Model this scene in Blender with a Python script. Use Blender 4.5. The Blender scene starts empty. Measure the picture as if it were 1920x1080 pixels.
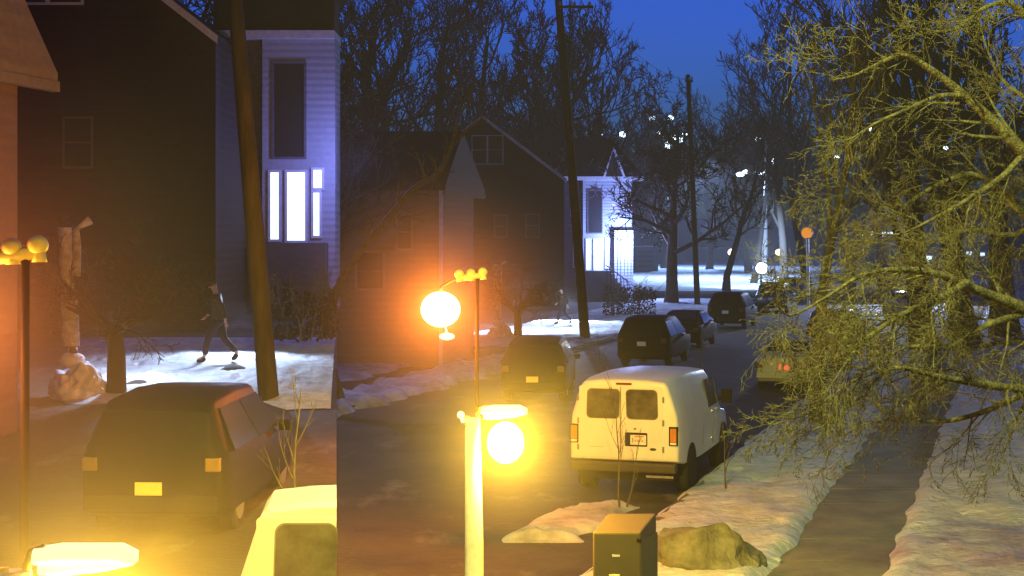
import bpy, bmesh, math, random
from mathutils import Vector, Matrix, noise

random.seed(7)
R = math.radians
S = bpy.context.scene
COL = S.collection

# ------------------------------------------------------------------ camera, sky, exposure
F = 3100.0            # focal length in photo pixels (1920 wide)
H = 4.67              # camera height
HZ = 430.0            # horizon row in the photo
cd = bpy.data.cameras.new("camera")
cam = bpy.data.objects.new("camera", cd)
COL.objects.link(cam)
cam.location = (0, 0, H)
cam.rotation_euler = (R(90), 0, 0)
cd.sensor_width = 36
cd.lens = 36 * F / 1920
cd.shift_y = -(540 - HZ) / 1920
cd.clip_start = 0.5
cd.clip_end = 3000
S.camera = cam

w = bpy.data.worlds.new("World")
S.world = w
w.use_nodes = True
nt = w.node_tree
bg = nt.nodes["Background"]
sky = nt.nodes.new("ShaderNodeTexSky")
sky.sky_type = 'NISHITA'
sky.sun_disc = False
sky.sun_elevation = R(-4.0)
sky.sun_rotation = R(8)
sky.altitude = 200
tint = nt.nodes.new("ShaderNodeMix")
tint.data_type = 'RGBA'
tint.blend_type = 'MULTIPLY'
tint.inputs[0].default_value = 1.0
tint.inputs[7].default_value = (0.06, 0.40, 2.7, 1)     # tungsten white balance of the camera
nt.links.new(sky.outputs[0], tint.inputs[6])
nt.links.new(tint.outputs[2], bg.inputs[0])
bg.inputs[1].default_value = 1.75
S.view_settings.view_transform = 'Standard'
S.view_settings.look = 'None'
S.view_settings.exposure = 0
S.view_settings.gamma = 1
S.cycles.use_denoising = True
S.cycles.volume_bounces = 0
S.cycles.max_bounces = 4
S.cycles.sample_clamp_indirect = 3


def point(name, loc, col, power, radius=0.15):
    l = bpy.data.lights.new(name, 'POINT')
    l.color = col
    l.energy = power
    l.shadow_soft_size = radius
    o = bpy.data.objects.new(name, l)
    o.location = loc
    COL.objects.link(o)
    return o


def spot(name, loc, target, col, power, angle, blend=0.6, radius=0.2):
    l = bpy.data.lights.new(name, 'SPOT')
    l.color = col
    l.energy = power
    l.spot_size = R(angle)
    l.spot_blend = blend
    l.shadow_soft_size = radius
    o = bpy.data.objects.new(name, l)
    o.location = loc
    o.rotation_euler = (Vector(target) - Vector(loc)).to_track_quat('-Z', 'Y').to_euler()
    COL.objects.link(o)
    return o


# ------------------------------------------------------------------ picture row/column -> place
ZL = 2.24


def P(u, v, Y):                       # the wide street
    return Vector(((u - 960) / F * Y, Y, H - (v - HZ) / F * Y))


def PL(u, v, Y):                      # the rising street on the left: same size, nearer
    y = Y / ZL
    return P((u - 873.5) * ZL, (v - 304.7) * ZL, y)


SLOPE = 149.0 / F                     # rise of the left street


def gl(x, y):
    return SLOPE * y


def G(u, v):                          # ground point on the flat side
    Y = F * H / (v - HZ)
    return P(u, v, Y)


def street(s, Y, z=0):                # s = offset across the street direction
    return Vector((s + 0.3065 * Y, Y, z))


STA = math.atan(0.3065)

# ------------------------------------------------------------------ street lamp light and added twig fill
spot("street_light_near", (-1.0, 7, 12), (5.6, 21, 0), (1.0, 1.0, 0.2), 14500, 80, 0.55, 0.25)
spot("twig_fill_light", (9.5, 7, 9.5), (7.0, 19, 2), (1.0, 1.0, 0.24), 2000, 90, 0.8, 0.25)  # unseen spot added to brighten the twigs from the right

# ------------------------------------------------------------------ materials
MATS = {}


def mat(name, col, rough=0.8, metal=0.0, var=0.25, scale=6.0, bump=0.0, bscale=30.0, emit=None, estr=0.0,
        col2=None, stretch=(1, 1, 1), spec=0.5, siding=0.0, trans=0.0):
    if name in MATS:
        return MATS[name]
    m = bpy.data.materials.new(name)
    m.use_nodes = True
    n = m.node_tree
    b = n.nodes["Principled BSDF"]
    b.inputs["Roughness"].default_value = rough
    b.inputs["Metallic"].default_value = metal
    b.inputs["Specular IOR Level"].default_value = spec
    tc = n.nodes.new("ShaderNodeTexCoord")
    mp = n.nodes.new("ShaderNodeMapping")
    mp.inputs["Scale"].default_value = stretch
    n.links.new(tc.outputs["Object"], mp.inputs[0])
    nz = n.nodes.new("ShaderNodeTexNoise")
    nz.inputs["Scale"].default_value = scale
    nz.inputs["Detail"].default_value = 6
    nz.inputs["Roughness"].default_value = 0.65
    n.links.new(mp.outputs[0], nz.inputs["Vector"])
    rp = n.nodes.new("ShaderNodeValToRGB")
    rp.color_ramp.elements[0].position = 0.35
    rp.color_ramp.elements[1].position = 0.68
    c2 = col2 or tuple(c * (1 - var) for c in col)
    rp.color_ramp.elements[0].color = (*c2, 1)
    rp.color_ramp.elements[1].color = (*col, 1)
    n.links.new(nz.outputs[0], rp.inputs[0])
    n.links.new(rp.outputs[0], b.inputs["Base Color"])
    if bump or siding:
        bp = n.nodes.new("ShaderNodeBump")
        bp.inputs["Distance"].default_value = 0.05
        if siding:
            sx = n.nodes.new("ShaderNodeSeparateXYZ")
            n.links.new(tc.outputs["Object"], sx.inputs[0])
            md = n.nodes.new("ShaderNodeMath")
            md.operation = 'PINGPONG'
            md.inputs[1].default_value = siding
            n.links.new(sx.outputs[2], md.inputs[0])
            mu = n.nodes.new("ShaderNodeMath")
            mu.operation = 'MULTIPLY'
            mu.inputs[1].default_value = 1 / siding
            n.links.new(md.outputs[0], mu.inputs[0])
            n.links.new(mu.outputs[0], bp.inputs["Height"])
            bp.inputs["Strength"].default_value = 0.28
        else:
            n2 = n.nodes.new("ShaderNodeTexNoise")
            n2.inputs["Scale"].default_value = bscale
            n2.inputs["Detail"].default_value = 5
            n.links.new(mp.outputs[0], n2.inputs["Vector"])
            n.links.new(n2.outputs[0], bp.inputs["Height"])
            bp.inputs["Strength"].default_value = bump
        n.links.new(bp.outputs[0], b.inputs["Normal"])
    if trans:
        b.inputs["Transmission Weight"].default_value = trans
    if emit:
        b.inputs["Emission Color"].default_value = (*emit, 1)
        b.inputs["Emission Strength"].default_value = estr
        m.cycles.emission_sampling = 'NONE'      # glowing parts: only seen, the lamps light the place
    MATS[name] = m
    return m


M_base = mat("frozen_ground", (0.055, 0.05, 0.04), 0.95, col2=(0.02, 0.018, 0.014), scale=0.6, bump=0.5, bscale=4)
M_road = mat("asphalt_winter", (0.085, 0.076, 0.04), 0.75, col2=(0.036, 0.032, 0.018), scale=0.55, bump=0.35, bscale=8)
_n = M_road.node_tree
_b = _n.nodes["Principled BSDF"]
_tc = _n.nodes.new("ShaderNodeTexCoord")
_mp = _n.nodes.new("ShaderNodeMapping")
_mp.inputs["Rotation"].default_value = (0, 0, STA)
_mp.inputs["Scale"].default_value = (1.0, 0.42, 1)
_nz = _n.nodes.new("ShaderNodeTexNoise")
_nz.inputs["Scale"].default_value = 0.75
_nz.inputs["Detail"].default_value = 9
_nz.inputs["Roughness"].default_value = 0.68
_rp = _n.nodes.new("ShaderNodeValToRGB")
_rp.color_ramp.elements[0].position = 0.56
_rp.color_ramp.elements[1].position = 0.72
_mx = _n.nodes.new("ShaderNodeMix")
_mx.data_type = 'RGBA'
_old = _b.inputs["Base Color"].links[0].from_socket
_n.links.new(_tc.outputs["Object"], _mp.inputs[0])
_n.links.new(_mp.outputs[0], _nz.inputs["Vector"])
_n.links.new(_nz.outputs[0], _rp.inputs[0])
_n.links.new(_rp.outputs[0], _mx.inputs[0])
_n.links.new(_old, _mx.inputs[6])
_mx.inputs[7].default_value = (0.19, 0.18, 0.15, 1)
_n.links.new(_mx.outputs[2], _b.inputs["Base Color"])
M_walk = mat("concrete_wet", (0.25, 0.24, 0.17), 0.85, col2=(0.13, 0.125, 0.085), scale=0.9, bump=0.3, bscale=9)
M_snow = mat("snow", (0.82, 0.84, 0.86), 0.75, col2=(0.48, 0.48, 0.46), scale=2.2, bump=1.0, bscale=7, stretch=(1, 1.6, 1))
M_snow2 = mat("crusted_snow", (0.70, 0.72, 0.75), 0.8, col2=(0.25, 0.24, 0.23), scale=1.1, bump=1.0, bscale=4)
M_bark = mat("pale_bark", (0.20, 0.185, 0.13), 0.95, col2=(0.05, 0.043, 0.03), scale=16, bump=0.8, bscale=40)
M_barkd = mat("dark_bark", (0.05, 0.042, 0.035), 0.95, scale=5)
M_barkm = mat("grey_bark", (0.13, 0.11, 0.075), 0.95, col2=(0.06, 0.05, 0.035), scale=6)
M_pole = mat("creosote_wood", (0.09, 0.078, 0.035), 0.9, col2=(0.035, 0.028, 0.014), scale=5, stretch=(1, 1, .2))
M_white = mat("white_paint", (0.78, 0.78, 0.74), 0.45, var=0.08, scale=3)
M_vanp = mat("van_white_paint", (0.74, 0.74, 0.70), 0.38, var=0.12, scale=1.6)
M_glass = mat("dark_glass", (0.025, 0.028, 0.03), 0.08, var=0.2, scale=2, spec=0.8)
M_vglass = mat("dusty_van_glass", (0.13, 0.12, 0.08), 0.25, col2=(0.04, 0.038, 0.025), scale=4, spec=0.6)
M_rub = mat("tyre_rubber", (0.02, 0.02, 0.02), 0.9)
M_rim = mat("wheel_steel", (0.35, 0.34, 0.32), 0.5, metal=0.6)
M_blk = mat("black_plastic", (0.015, 0.013, 0.012), 0.85, spec=0.2)
M_bump = mat("bumper_dark", (0.05, 0.042, 0.03), 0.6)
M_chr = mat("chrome", (0.6, 0.6, 0.58), 0.25, metal=0.9)
M_seam = mat("door_gap", (0.22, 0.2, 0.13), 0.8)
M_amb = mat("amber_lens", (0.55, 0.2, 0.03), 0.3, emit=(1, 0.35, 0.02), estr=0.05)
M_redl = mat("red_lens", (0.12, 0.012, 0.006), 0.4)
M_plate = mat("plate_white", (0.75, 0.74, 0.7), 0.5, var=0.25, scale=14)
M_plred = mat("plate_red_print", (0.7, 0.12, 0.08), 0.5)
M_ploran = mat("plate_glow_orange", (0.85, 0.5, 0.12), 0.5, emit=(1.0, 0.42, 0.03), estr=0.75)  # emission gives the plate its lit look
M_plpink = mat("plate_glow_red", (0.8, 0.25, 0.15), 0.5, emit=(1.0, 0.16, 0.06), estr=0.7)  # this plate too glows by itself instead of being lit
M_cab = mat("cabinet_brown", (0.095, 0.068, 0.042), 0.55, var=0.15, scale=3)
M_cabs = mat("cabinet_grey_side", (0.11, 0.105, 0.08), 0.6, var=0.2, scale=4)
M_rock = mat("limestone", (0.27, 0.24, 0.17), 0.9, col2=(0.10, 0.085, 0.055), scale=2.6, bump=0.9, bscale=6)
M_h1 = mat("dark_brown_siding", (0.024, 0.014, 0.013), 0.9, siding=0.11)
M_h1r = mat("dark_shingles", (0.012, 0.01, 0.011), 0.95, scale=3, bump=0.5, bscale=6)
M_nh = mat("tan_siding", (0.19, 0.14, 0.09), 0.9, siding=0.11, var=0.15)
M_nhr = mat("brown_shingles", (0.02, 0.011, 0.009), 0.95, scale=3, bump=0.6, bscale=5)
M_nhh = mat("gable_shingles_lit", (0.24, 0.23, 0.15), 0.9, siding=0.2, var=0.2)  # light on the hip end is put into this paler colour
M_trim = mat("grey_trim", (0.6, 0.6, 0.66), 0.7)
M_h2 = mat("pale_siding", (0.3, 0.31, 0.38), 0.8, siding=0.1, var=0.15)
M_h2g = mat("grey_and_shaded_siding", (0.10, 0.10, 0.13), 0.85, siding=0.1)  # on the pale house's wing, weaker light is put into this darker colour
M_slate = mat("window_dark_pane", (0.02, 0.02, 0.025), 0.5, spec=0.2)
M_lit = mat("lit_window_pane", (0.8, 0.85, 0.9), 0.5, emit=(0.62, 0.82, 1.0), estr=1.7)
M_fence = mat("grey_fence_board", (0.32, 0.32, 0.34), 0.85, stretch=(8, 8, .2))
M_hedge = mat("dead_leaf_brown", (0.035, 0.024, 0.013), 0.95, scale=8)
M_orange = mat("orange_sign_glow", (0.9, 0.3, 0.04), 0.4, emit=(1.0, 0.36, 0.04), estr=0.75)  # brightness of the round sign is put in as emission
M_orange2 = mat("orange_triangle_glow", (0.9, 0.2, 0.02), 0.5, emit=(1.0, 0.13, 0.0), estr=0.6)  # emission stands in for light on the triangular sign
M_tail = mat("tail_lamp_lit", (0.8, 0.2, 0.02), 0.4, emit=(1.0, 0.25, 0.02), estr=1.6)
M_carb = mat("black_car_paint", (0.008, 0.008, 0.009), 0.6, spec=0.12)
M_carbl = mat("navy_blue_lit_paint", (0.02, 0.03, 0.09), 0.25)  # blue light on the car under the sign is put into this paint
M_carg = mat("gold_car_paint", (0.6, 0.55, 0.32), 0.4, var=0.1)
M_carr = mat("maroon_car_paint", (0.22, 0.06, 0.03), 0.35)
M_carw = mat("white_car_paint", (0.75, 0.77, 0.8), 0.3, var=0.08)
M_knob = mat("lamp_yellow_enamel", (0.85, 0.78, 0.25), 0.4)
M_pillar = mat("weathered_white_paint", (0.62, 0.6, 0.58), 0.8, col2=(0.25, 0.22, 0.2), scale=5, bump=0.5)
M_far = mat("far_hill_soil", (0.012, 0.012, 0.012), 1.0)


def emis(name, col, s):
    return mat(name, (0.5, 0.5, 0.5), 0.6, emit=col, estr=s)


def globe_mat(name, col, s):
    """clear luminous globe: it glows and lets the burner's light through"""
    m = bpy.data.materials.new(name)
    m.use_nodes = True
    n = m.node_tree
    n.nodes.clear()
    o = n.nodes.new("ShaderNodeOutputMaterial")
    a = n.nodes.new("ShaderNodeAddShader")
    e = n.nodes.new("ShaderNodeEmission")
    t = n.nodes.new("ShaderNodeBsdfTransparent")
    e.inputs[0].default_value = (*col, 1)
    e.inputs[1].default_value = s
    n.links.new(e.outputs[0], a.inputs[0])
    n.links.new(t.outputs[0], a.inputs[1])
    n.links.new(a.outputs[0], o.inputs[0])
    m.cycles.emission_sampling = 'NONE'
    return m


def lamp_halo(c, r, dens, which):
    """scattering ball added round a lamp to stand in for lens glow"""
    b = BM()
    ball(b, c, r, 1, 1, 1, 4)
    m = bpy.data.materials.new("lamp_halo_scatter")
    m.use_nodes = True
    n = m.node_tree
    n.nodes.clear()
    o = n.nodes.new("ShaderNodeOutputMaterial")
    e = n.nodes.new("ShaderNodeVolumePrincipled")
    e.inputs["Color"].default_value = (.95, .95, .95, 1)
    tc = n.nodes.new("ShaderNodeTexCoord")
    ds = n.nodes.new("ShaderNodeVectorMath")
    ds.operation = 'DISTANCE'
    ds.inputs[1].default_value = (.5, .5, .5)
    mr = n.nodes.new("ShaderNodeMapRange")
    mr.inputs[1].default_value = 0
    mr.inputs[2].default_value = .5
    mr.inputs[3].default_value = 1
    mr.inputs[4].default_value = 0
    pw = n.nodes.new("ShaderNodeMath")
    pw.operation = 'POWER'
    pw.inputs[1].default_value = 1.8
    mu = n.nodes.new("ShaderNodeMath")
    mu.operation = 'MULTIPLY'
    mu.inputs[1].default_value = dens * 1.7
    n.links.new(tc.outputs["Generated"], ds.inputs[0])
    n.links.new(ds.outputs["Value"], mr.inputs[0])
    n.links.new(mr.outputs[0], pw.inputs[0])
    n.links.new(pw.outputs[0], mu.inputs[0])
    n.links.new(mu.outputs[0], e.inputs["Density"])          # thins out to nothing at its rim
    n.links.new(e.outputs[0], o.inputs["Volume"])
    m.cycles.volume_sampling = 'EQUIANGULAR'
    q = obj("lamp_halo", b, m, None)
    q["kind"] = "stuff"
    return q


E_or = globe_mat("sodium_globe_orange", (1.0, 0.45, 0.25), 6.0)
E_ye = globe_mat("amber_bloom_ball", (1.0, 0.6, 0.25), 6.0)
E_bead = emis("reflection_bead", (1.0, 0.8, 0.35), 4.0)
E_bl = emis("led_blue_white", (0.55, 0.75, 1.0), 9.0)
E_wm = emis("warm_lamp", (1.0, 0.85, 0.4), 4.0)

# ------------------------------------------------------------------ mesh helpers


LOCAL = [False]


def root_loc(o):
    while o.parent:
        o = o.parent
    return o.location.copy()


def obj(name, bm, m, parent=None, smooth=False):
    me = bpy.data.meshes.new(name)
    if isinstance(bm, bmesh.types.BMesh):
        bmesh.ops.recalc_face_normals(bm, faces=bm.faces)
        bm.to_mesh(me)
        bm.free()
    else:
        me.from_pydata(bm[0], [], bm[1])
        me.update()
    if smooth:
        for p in me.polygons:
            p.use_smooth = True
    me.materials.append(m)
    o = bpy.data.objects.new(name, me)
    COL.objects.link(o)
    if parent:
        o.parent = parent
        if not LOCAL[0]:            # shapes given in world coordinates
            me.transform(parent.matrix_world.inverted()) if parent.type == 'EMPTY' else me.transform(Matrix.Translation(-root_loc(parent)))
    return o


def thing(name, label, cat, loc=(0, 0, 0), rz=0, group=None):
    o = bpy.data.objects.new(name, None)
    COL.objects.link(o)
    o.location = loc
    o.rotation_euler = (0, 0, rz)
    bpy.context.view_layer.update()
    o["label"] = label
    o["category"] = cat
    if group:
        o["group"] = group
    return o


def tag(o, label, cat, group=None):
    o["label"] = label
    o["category"] = cat
    if group:
        o["group"] = group
    return o


def structure(name, bm, m, smooth=False):
    o = obj(name, bm, m, None, smooth)
    o["kind"] = "structure"
    return o


def BM():
    return bmesh.new()


def hexa(bm, a):
    v = [bm.verts.new(p) for p in a]      # bottom 4 ccw, top 4
    for f in ((0, 1, 2, 3), (4, 5, 6, 7), (0, 1, 5, 4), (1, 2, 6, 5), (2, 3, 7, 6), (3, 0, 4, 7)):
        bm.faces.new([v[i] for i in f])
    return bm


def box(bm, x0, x1, y0, y1, z0, z1):
    return hexa(bm, [(x0, y0, z0), (x1, y0, z0), (x1, y1, z0), (x0, y1, z0),
                     (x0, y0, z1), (x1, y0, z1), (x1, y1, z1), (x0, y1, z1)])


def bevel(bm, r=0.02, seg=2):
    bmesh.ops.bevel(bm, geom=bm.edges[:], offset=r, segments=seg, affect='EDGES', profile=0.6, clamp_overlap=True)
    return bm


def tube(bm, pts, rads, n=8, cap=True):
    pts = [Vector(p) for p in pts]
    rings = []
    for i, p in enumerate(pts):
        d = (pts[min(i + 1, len(pts) - 1)] - pts[max(i - 1, 0)]).normalized()
        a = d.orthogonal().normalized() if abs(d.z) < 0.98 else Vector((1, 0, 0))
        if abs(d.z) < 0.98:
            a = d.cross(Vector((0, 0, 1))).normalized()
        b = d.cross(a).normalized()
        r = rads[i] if isinstance(rads, (list, tuple)) else rads
        rings.append([bm.verts.new(p + (a * math.cos(t) + b * math.sin(t)) * r)
                      for t in [2 * math.pi * k / n for k in range(n)]])
    for i in range(len(rings) - 1):
        for k in range(n):
            bm.faces.new([rings[i][k], rings[i][(k + 1) % n], rings[i + 1][(k + 1) % n], rings[i + 1][k]])
    if cap:
        bm.faces.new(rings[0][::-1])
        bm.faces.new(rings[-1])
    return bm


def ball(bm, c, r, sx=1, sy=1, sz=1, sub=3):
    g = bmesh.ops.create_icosphere(bm, subdivisions=sub, radius=1)
    for v in g['verts']:
        v.co = Vector((c[0] + v.co.x * r * sx, c[1] + v.co.y * r * sy, c[2] + v.co.z * r * sz))
    return bm


def poly(bm, pts, thick=None):
    v = [bm.verts.new(p) for p in pts]
    f = bm.faces.new(v)
    if thick:
        r = bmesh.ops.extrude_face_region(bm, geom=[f])
        for e in r['geom']:
            if isinstance(e, bmesh.types.BMVert):
                e.co += Vector(thick)
    return bm


def pbox(bm, Pf, u0, u1, v0, v1, Y, dep=0.1, off=0.0):
    """box whose front face spans picture rectangle u0..u1, v0..v1 at distance Y, running back dep metres"""
    a = Pf(u0, v1, Y)
    b = Pf(u1, v0, Y)
    return box(bm, a.x, b.x, a.y - off, a.y - off + dep, a.z, b.z)


def disc(bm, c, r, axis, n=24, h=0.02):
    axis = Vector(axis).normalized()
    return tube(bm, [Vector(c) - axis * h / 2, Vector(c) + axis * h / 2], r, n)


# ------------------------------------------------------------------ ground
def grid_sheet(s0, s1, Y0, Y1, ns, nY, zf, edge=0.0, e0=True, e1=True, slope=False, ramp=None):
    V, Fc = [], []
    for j in range(nY + 1):
        t = j / nY
        Y = Y0 * (Y1 / Y0) ** t
        for i in range(ns + 1):
            k = i / ns
            a = s0 + (edge * noise.noise((Y * 0.9, s0, 1)) + edge * .3 * noise.noise((Y * 1.9, s0, 4)) if e0 else 0)
            b = s1 + (edge * noise.noise((Y * 0.9, s1, 2)) + edge * .3 * noise.noise((Y * 1.9, s1, 5)) if e1 else 0)
            s = a + (b - a) * k
            p = street(s, Y)
            ek = min(k if e0 else 1, (1 - k) if e1 else 1) * (b - a)
            fall = min(1, max(0, ek / 0.25)) ** 0.6
            ej = min(t, 1 - t) * 12
            fall *= min(1, ej) if ramp else 1
            p.z = zf(p.x, Y) * fall + (0.003 if fall < .02 else 0)
            V.append(p)
    for j in range(nY):
        for i in range(ns):
            q = j * (ns + 1) + i
            Fc.append((q, q + 1, q + ns + 2, q + ns + 1))
    return V, Fc


def snow_z(h, a=0.05):
    def f(x, y):
        y = y * .8
        n = noise.noise((x * 1.3, y * 0.9, 3)) * 1.0 + noise.noise((x * 4, y * 2.2, 8)) * 0.5 + noise.noise((x * 9, y * 6, 5)) * .4
        z = h + a * n
        if noise.noise((x * 3.3, y * 1.9, 21)) > 0.45:
            z -= 0.05
        return z
    return f


bm = BM()
poly(bm, [(-600, -60, 0), (600, -60, 0), (600, 900, 0), (-600, 900, 0)])
structure("ground", bm, M_base)
bm = BM()
poly(bm, [street(-17.2, 3, .004), street(-5.73, 3, .004), street(-5.73, 190, .004), street(-17.2, 190, .004)])
structure("road", bm, M_road)
bm = BM()
a, b = street(-3.38, 4), street(-1.79, 4)
for k in range(70):
    y0, y1 = 4 + k * 1.6, 4 + (k + 1) * 1.6 - 0.012
    box(bm, 0, 1, 0, 1, 0, 1)
    vs = bm.verts[-8:] if False else None
bm.free()
V, Fc = [], []
for k in range(75):
    y0, y1 = 4 + k * 1.6, 4 + (k + 1) * 1.6 - 0.015
    q = len(V)
    dz = random.uniform(-.006, .006)
    for (s, y) in ((-3.38, y0), (-1.79, y0), (-1.79, y1), (-3.38, y1)):
        V.append(street(s, y, 0.03 + dz))
    for (s, y) in ((-3.38, y0), (-1.79, y0), (-1.79, y1), (-3.38, y1)):
        V.append(street(s, y, 0.0))
    Fc += [(q, q + 1, q + 2, q + 3), (q, q + 4, q + 5, q + 1), (q + 1, q + 5, q + 6, q + 2), (q + 3, q + 2, q + 6, q + 7), (q, q + 3, q + 7, q + 4)]
structure("sidewalk", (V, Fc), M_walk)
# kerbs
bm = BM()
for s in (-5.73, -17.35):
    a0, a1, a2, a3 = street(s, 4), street(s + .15, 4), street(s + .15, 190), street(s, 190)
    hexa(bm, [(p.x, p.y, 0) for p in (a0, a1, a2, a3)] + [(p.x, p.y, .12) for p in (a0, a1, a2, a3)])
structure("kerb", bm, M_walk)
# snow
structure("verge_snow", grid_sheet(-5.9, -3.30, 20.5, 120, 34, 300, snow_z(0.15, .055), edge=0.16), M_snow, True)
structure("yard_snow", grid_sheet(-1.85, 14, 16, 120, 120, 300, snow_z(0.13, .06), edge=0.12, e1=False), M_snow, True)
structure("gutter_snow", grid_sheet(-7.7, -6.5, 24.6, 27.8, 22, 60, snow_z(0.13, .06), edge=0.35, ramp=True), M_snow2, True)
structure("left_bank_snow", grid_sheet(-19.0, -16.9, 30, 64, 20, 200, snow_z(0.22, .14), edge=0.5, ramp=True), M_snow2, True)
structure("left_walk_snow", grid_sheet(-24.5, -20.6, 36, 64, 30, 160, snow_z(0.12, .08), edge=0.5, ramp=True), M_snow2, True)
structure("lawn_snow", grid_sheet(-24.0, -17.3, 66, 112, 60, 160, snow_z(0.16, .07), edge=0.5, ramp=True), M_snow, True)
structure("far_lot_snow", grid_sheet(-46, -20.0, 125, 250, 70, 90, snow_z(0.2, .12), edge=1.2, ramp=True), M_snow, True)
structure("far_street_snow", grid_sheet(-4.8, 30, 122, 260, 70, 90, snow_z(0.2, .12), edge=1.0, ramp=True), M_snow2, True)
# hills far behind
V, Fc = [], []
for i in range(81):
    x = -260 + i * 8
    h = 5.5 + 3.5 * noise.noise((x * .02, 0, 0))
    V += [(x, 300, 0), (x, 330, h), (x, 420, h * 1.3), (x, 520, 0)]
for i in range(80):
    for k in range(3):
        q = i * 4 + k
        Fc.append((q, q + 4, q + 5, q + 1))
structure("hill", (V, Fc), M_far, True)

# raised street on the left (a terrace rising away from the viewer)
SE = (631 - 960) / F        # its right edge, held by a retaining wall
V, Fc = [], []
NX, NY = 40, 120
for j in range(NY + 1):
    y = 5 + 45 * (j / NY)
    for i in range(NX + 1):
        x = SE * y - 14 * (i / NX) ** 1.5
        V.append((x, y, gl(x, y) + 0.015 * noise.noise((x, y, 0))))
for j in range(NY):
    for i in range(NX):
        q = j * (NX + 1) + i
        Fc.append((q, q + NX + 1, q + NX + 2, q + 1))
structure("terrace_road", (V, Fc), M_road, True)
bm = BM()
hexa(bm, [(SE * 5 - .25, 5, 0), (SE * 5, 5, 0), (SE * 50, 50, 0), (SE * 50 - .25, 50, 0),
          (SE * 5 - .25, 5, gl(0, 5) - .02), (SE * 5, 5, gl(0, 5) - .02), (SE * 50, 50, gl(0, 50) - .02), (SE * 50 - .25, 50, gl(0, 50) - .02)])
hexa(bm, [(SE * 50 - 14, 50, 0), (SE * 50 - .3, 50, 0), (SE * 50 - .3, 50.3, 0), (SE * 50 - 14, 50.3, 0),
          (SE * 50 - 14, 50, gl(0, 50) - .02), (SE * 50 - .3, 50, gl(0, 50) - .02), (SE * 50 - .3, 50.3, gl(0, 50) - .02), (SE * 50 - 14, 50.3, gl(0, 50) - .02)])
tag(obj("retaining_wall", bm, M_walk), "low concrete retaining wall holding the raised street on the left", "wall")
# snow on the terrace: between left picture columns
V, Fc = [], []
NX, NY = 90, 70
for j in range(NY + 1):
    t = j / NY
    y = 30.6 + 10.5 * t
    for i in range(NX + 1):
        k = i / NX
        x0 = (128 - 960) / F * y + .2 * noise.noise((y * .8, 1, 1))
        x1 = SE * y - 0.02
        x = x0 + (x1 - x0) * k
        yy = y + (1 - t) * .7 * noise.noise((x * .7, 0, 7)) + (1 - t) * (-1.0 if k > .72 else 0) * min(1, (k - .72) * 8)
        fall = min(1, t * 10, k * 14, (1 - t) * 6)
        V.append((x, yy, gl(x, yy) + .01 + fall * snow_z(.12, .045)(x * 1.4, yy)))
for j in range(NY):
    for i in range(NX):
        q = j * (NX + 1) + i
        Fc.append((q, q + 1, q + NX + 2, q + NX + 1))
structure("terrace_snow", (V, Fc), M_snow, True)


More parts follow.
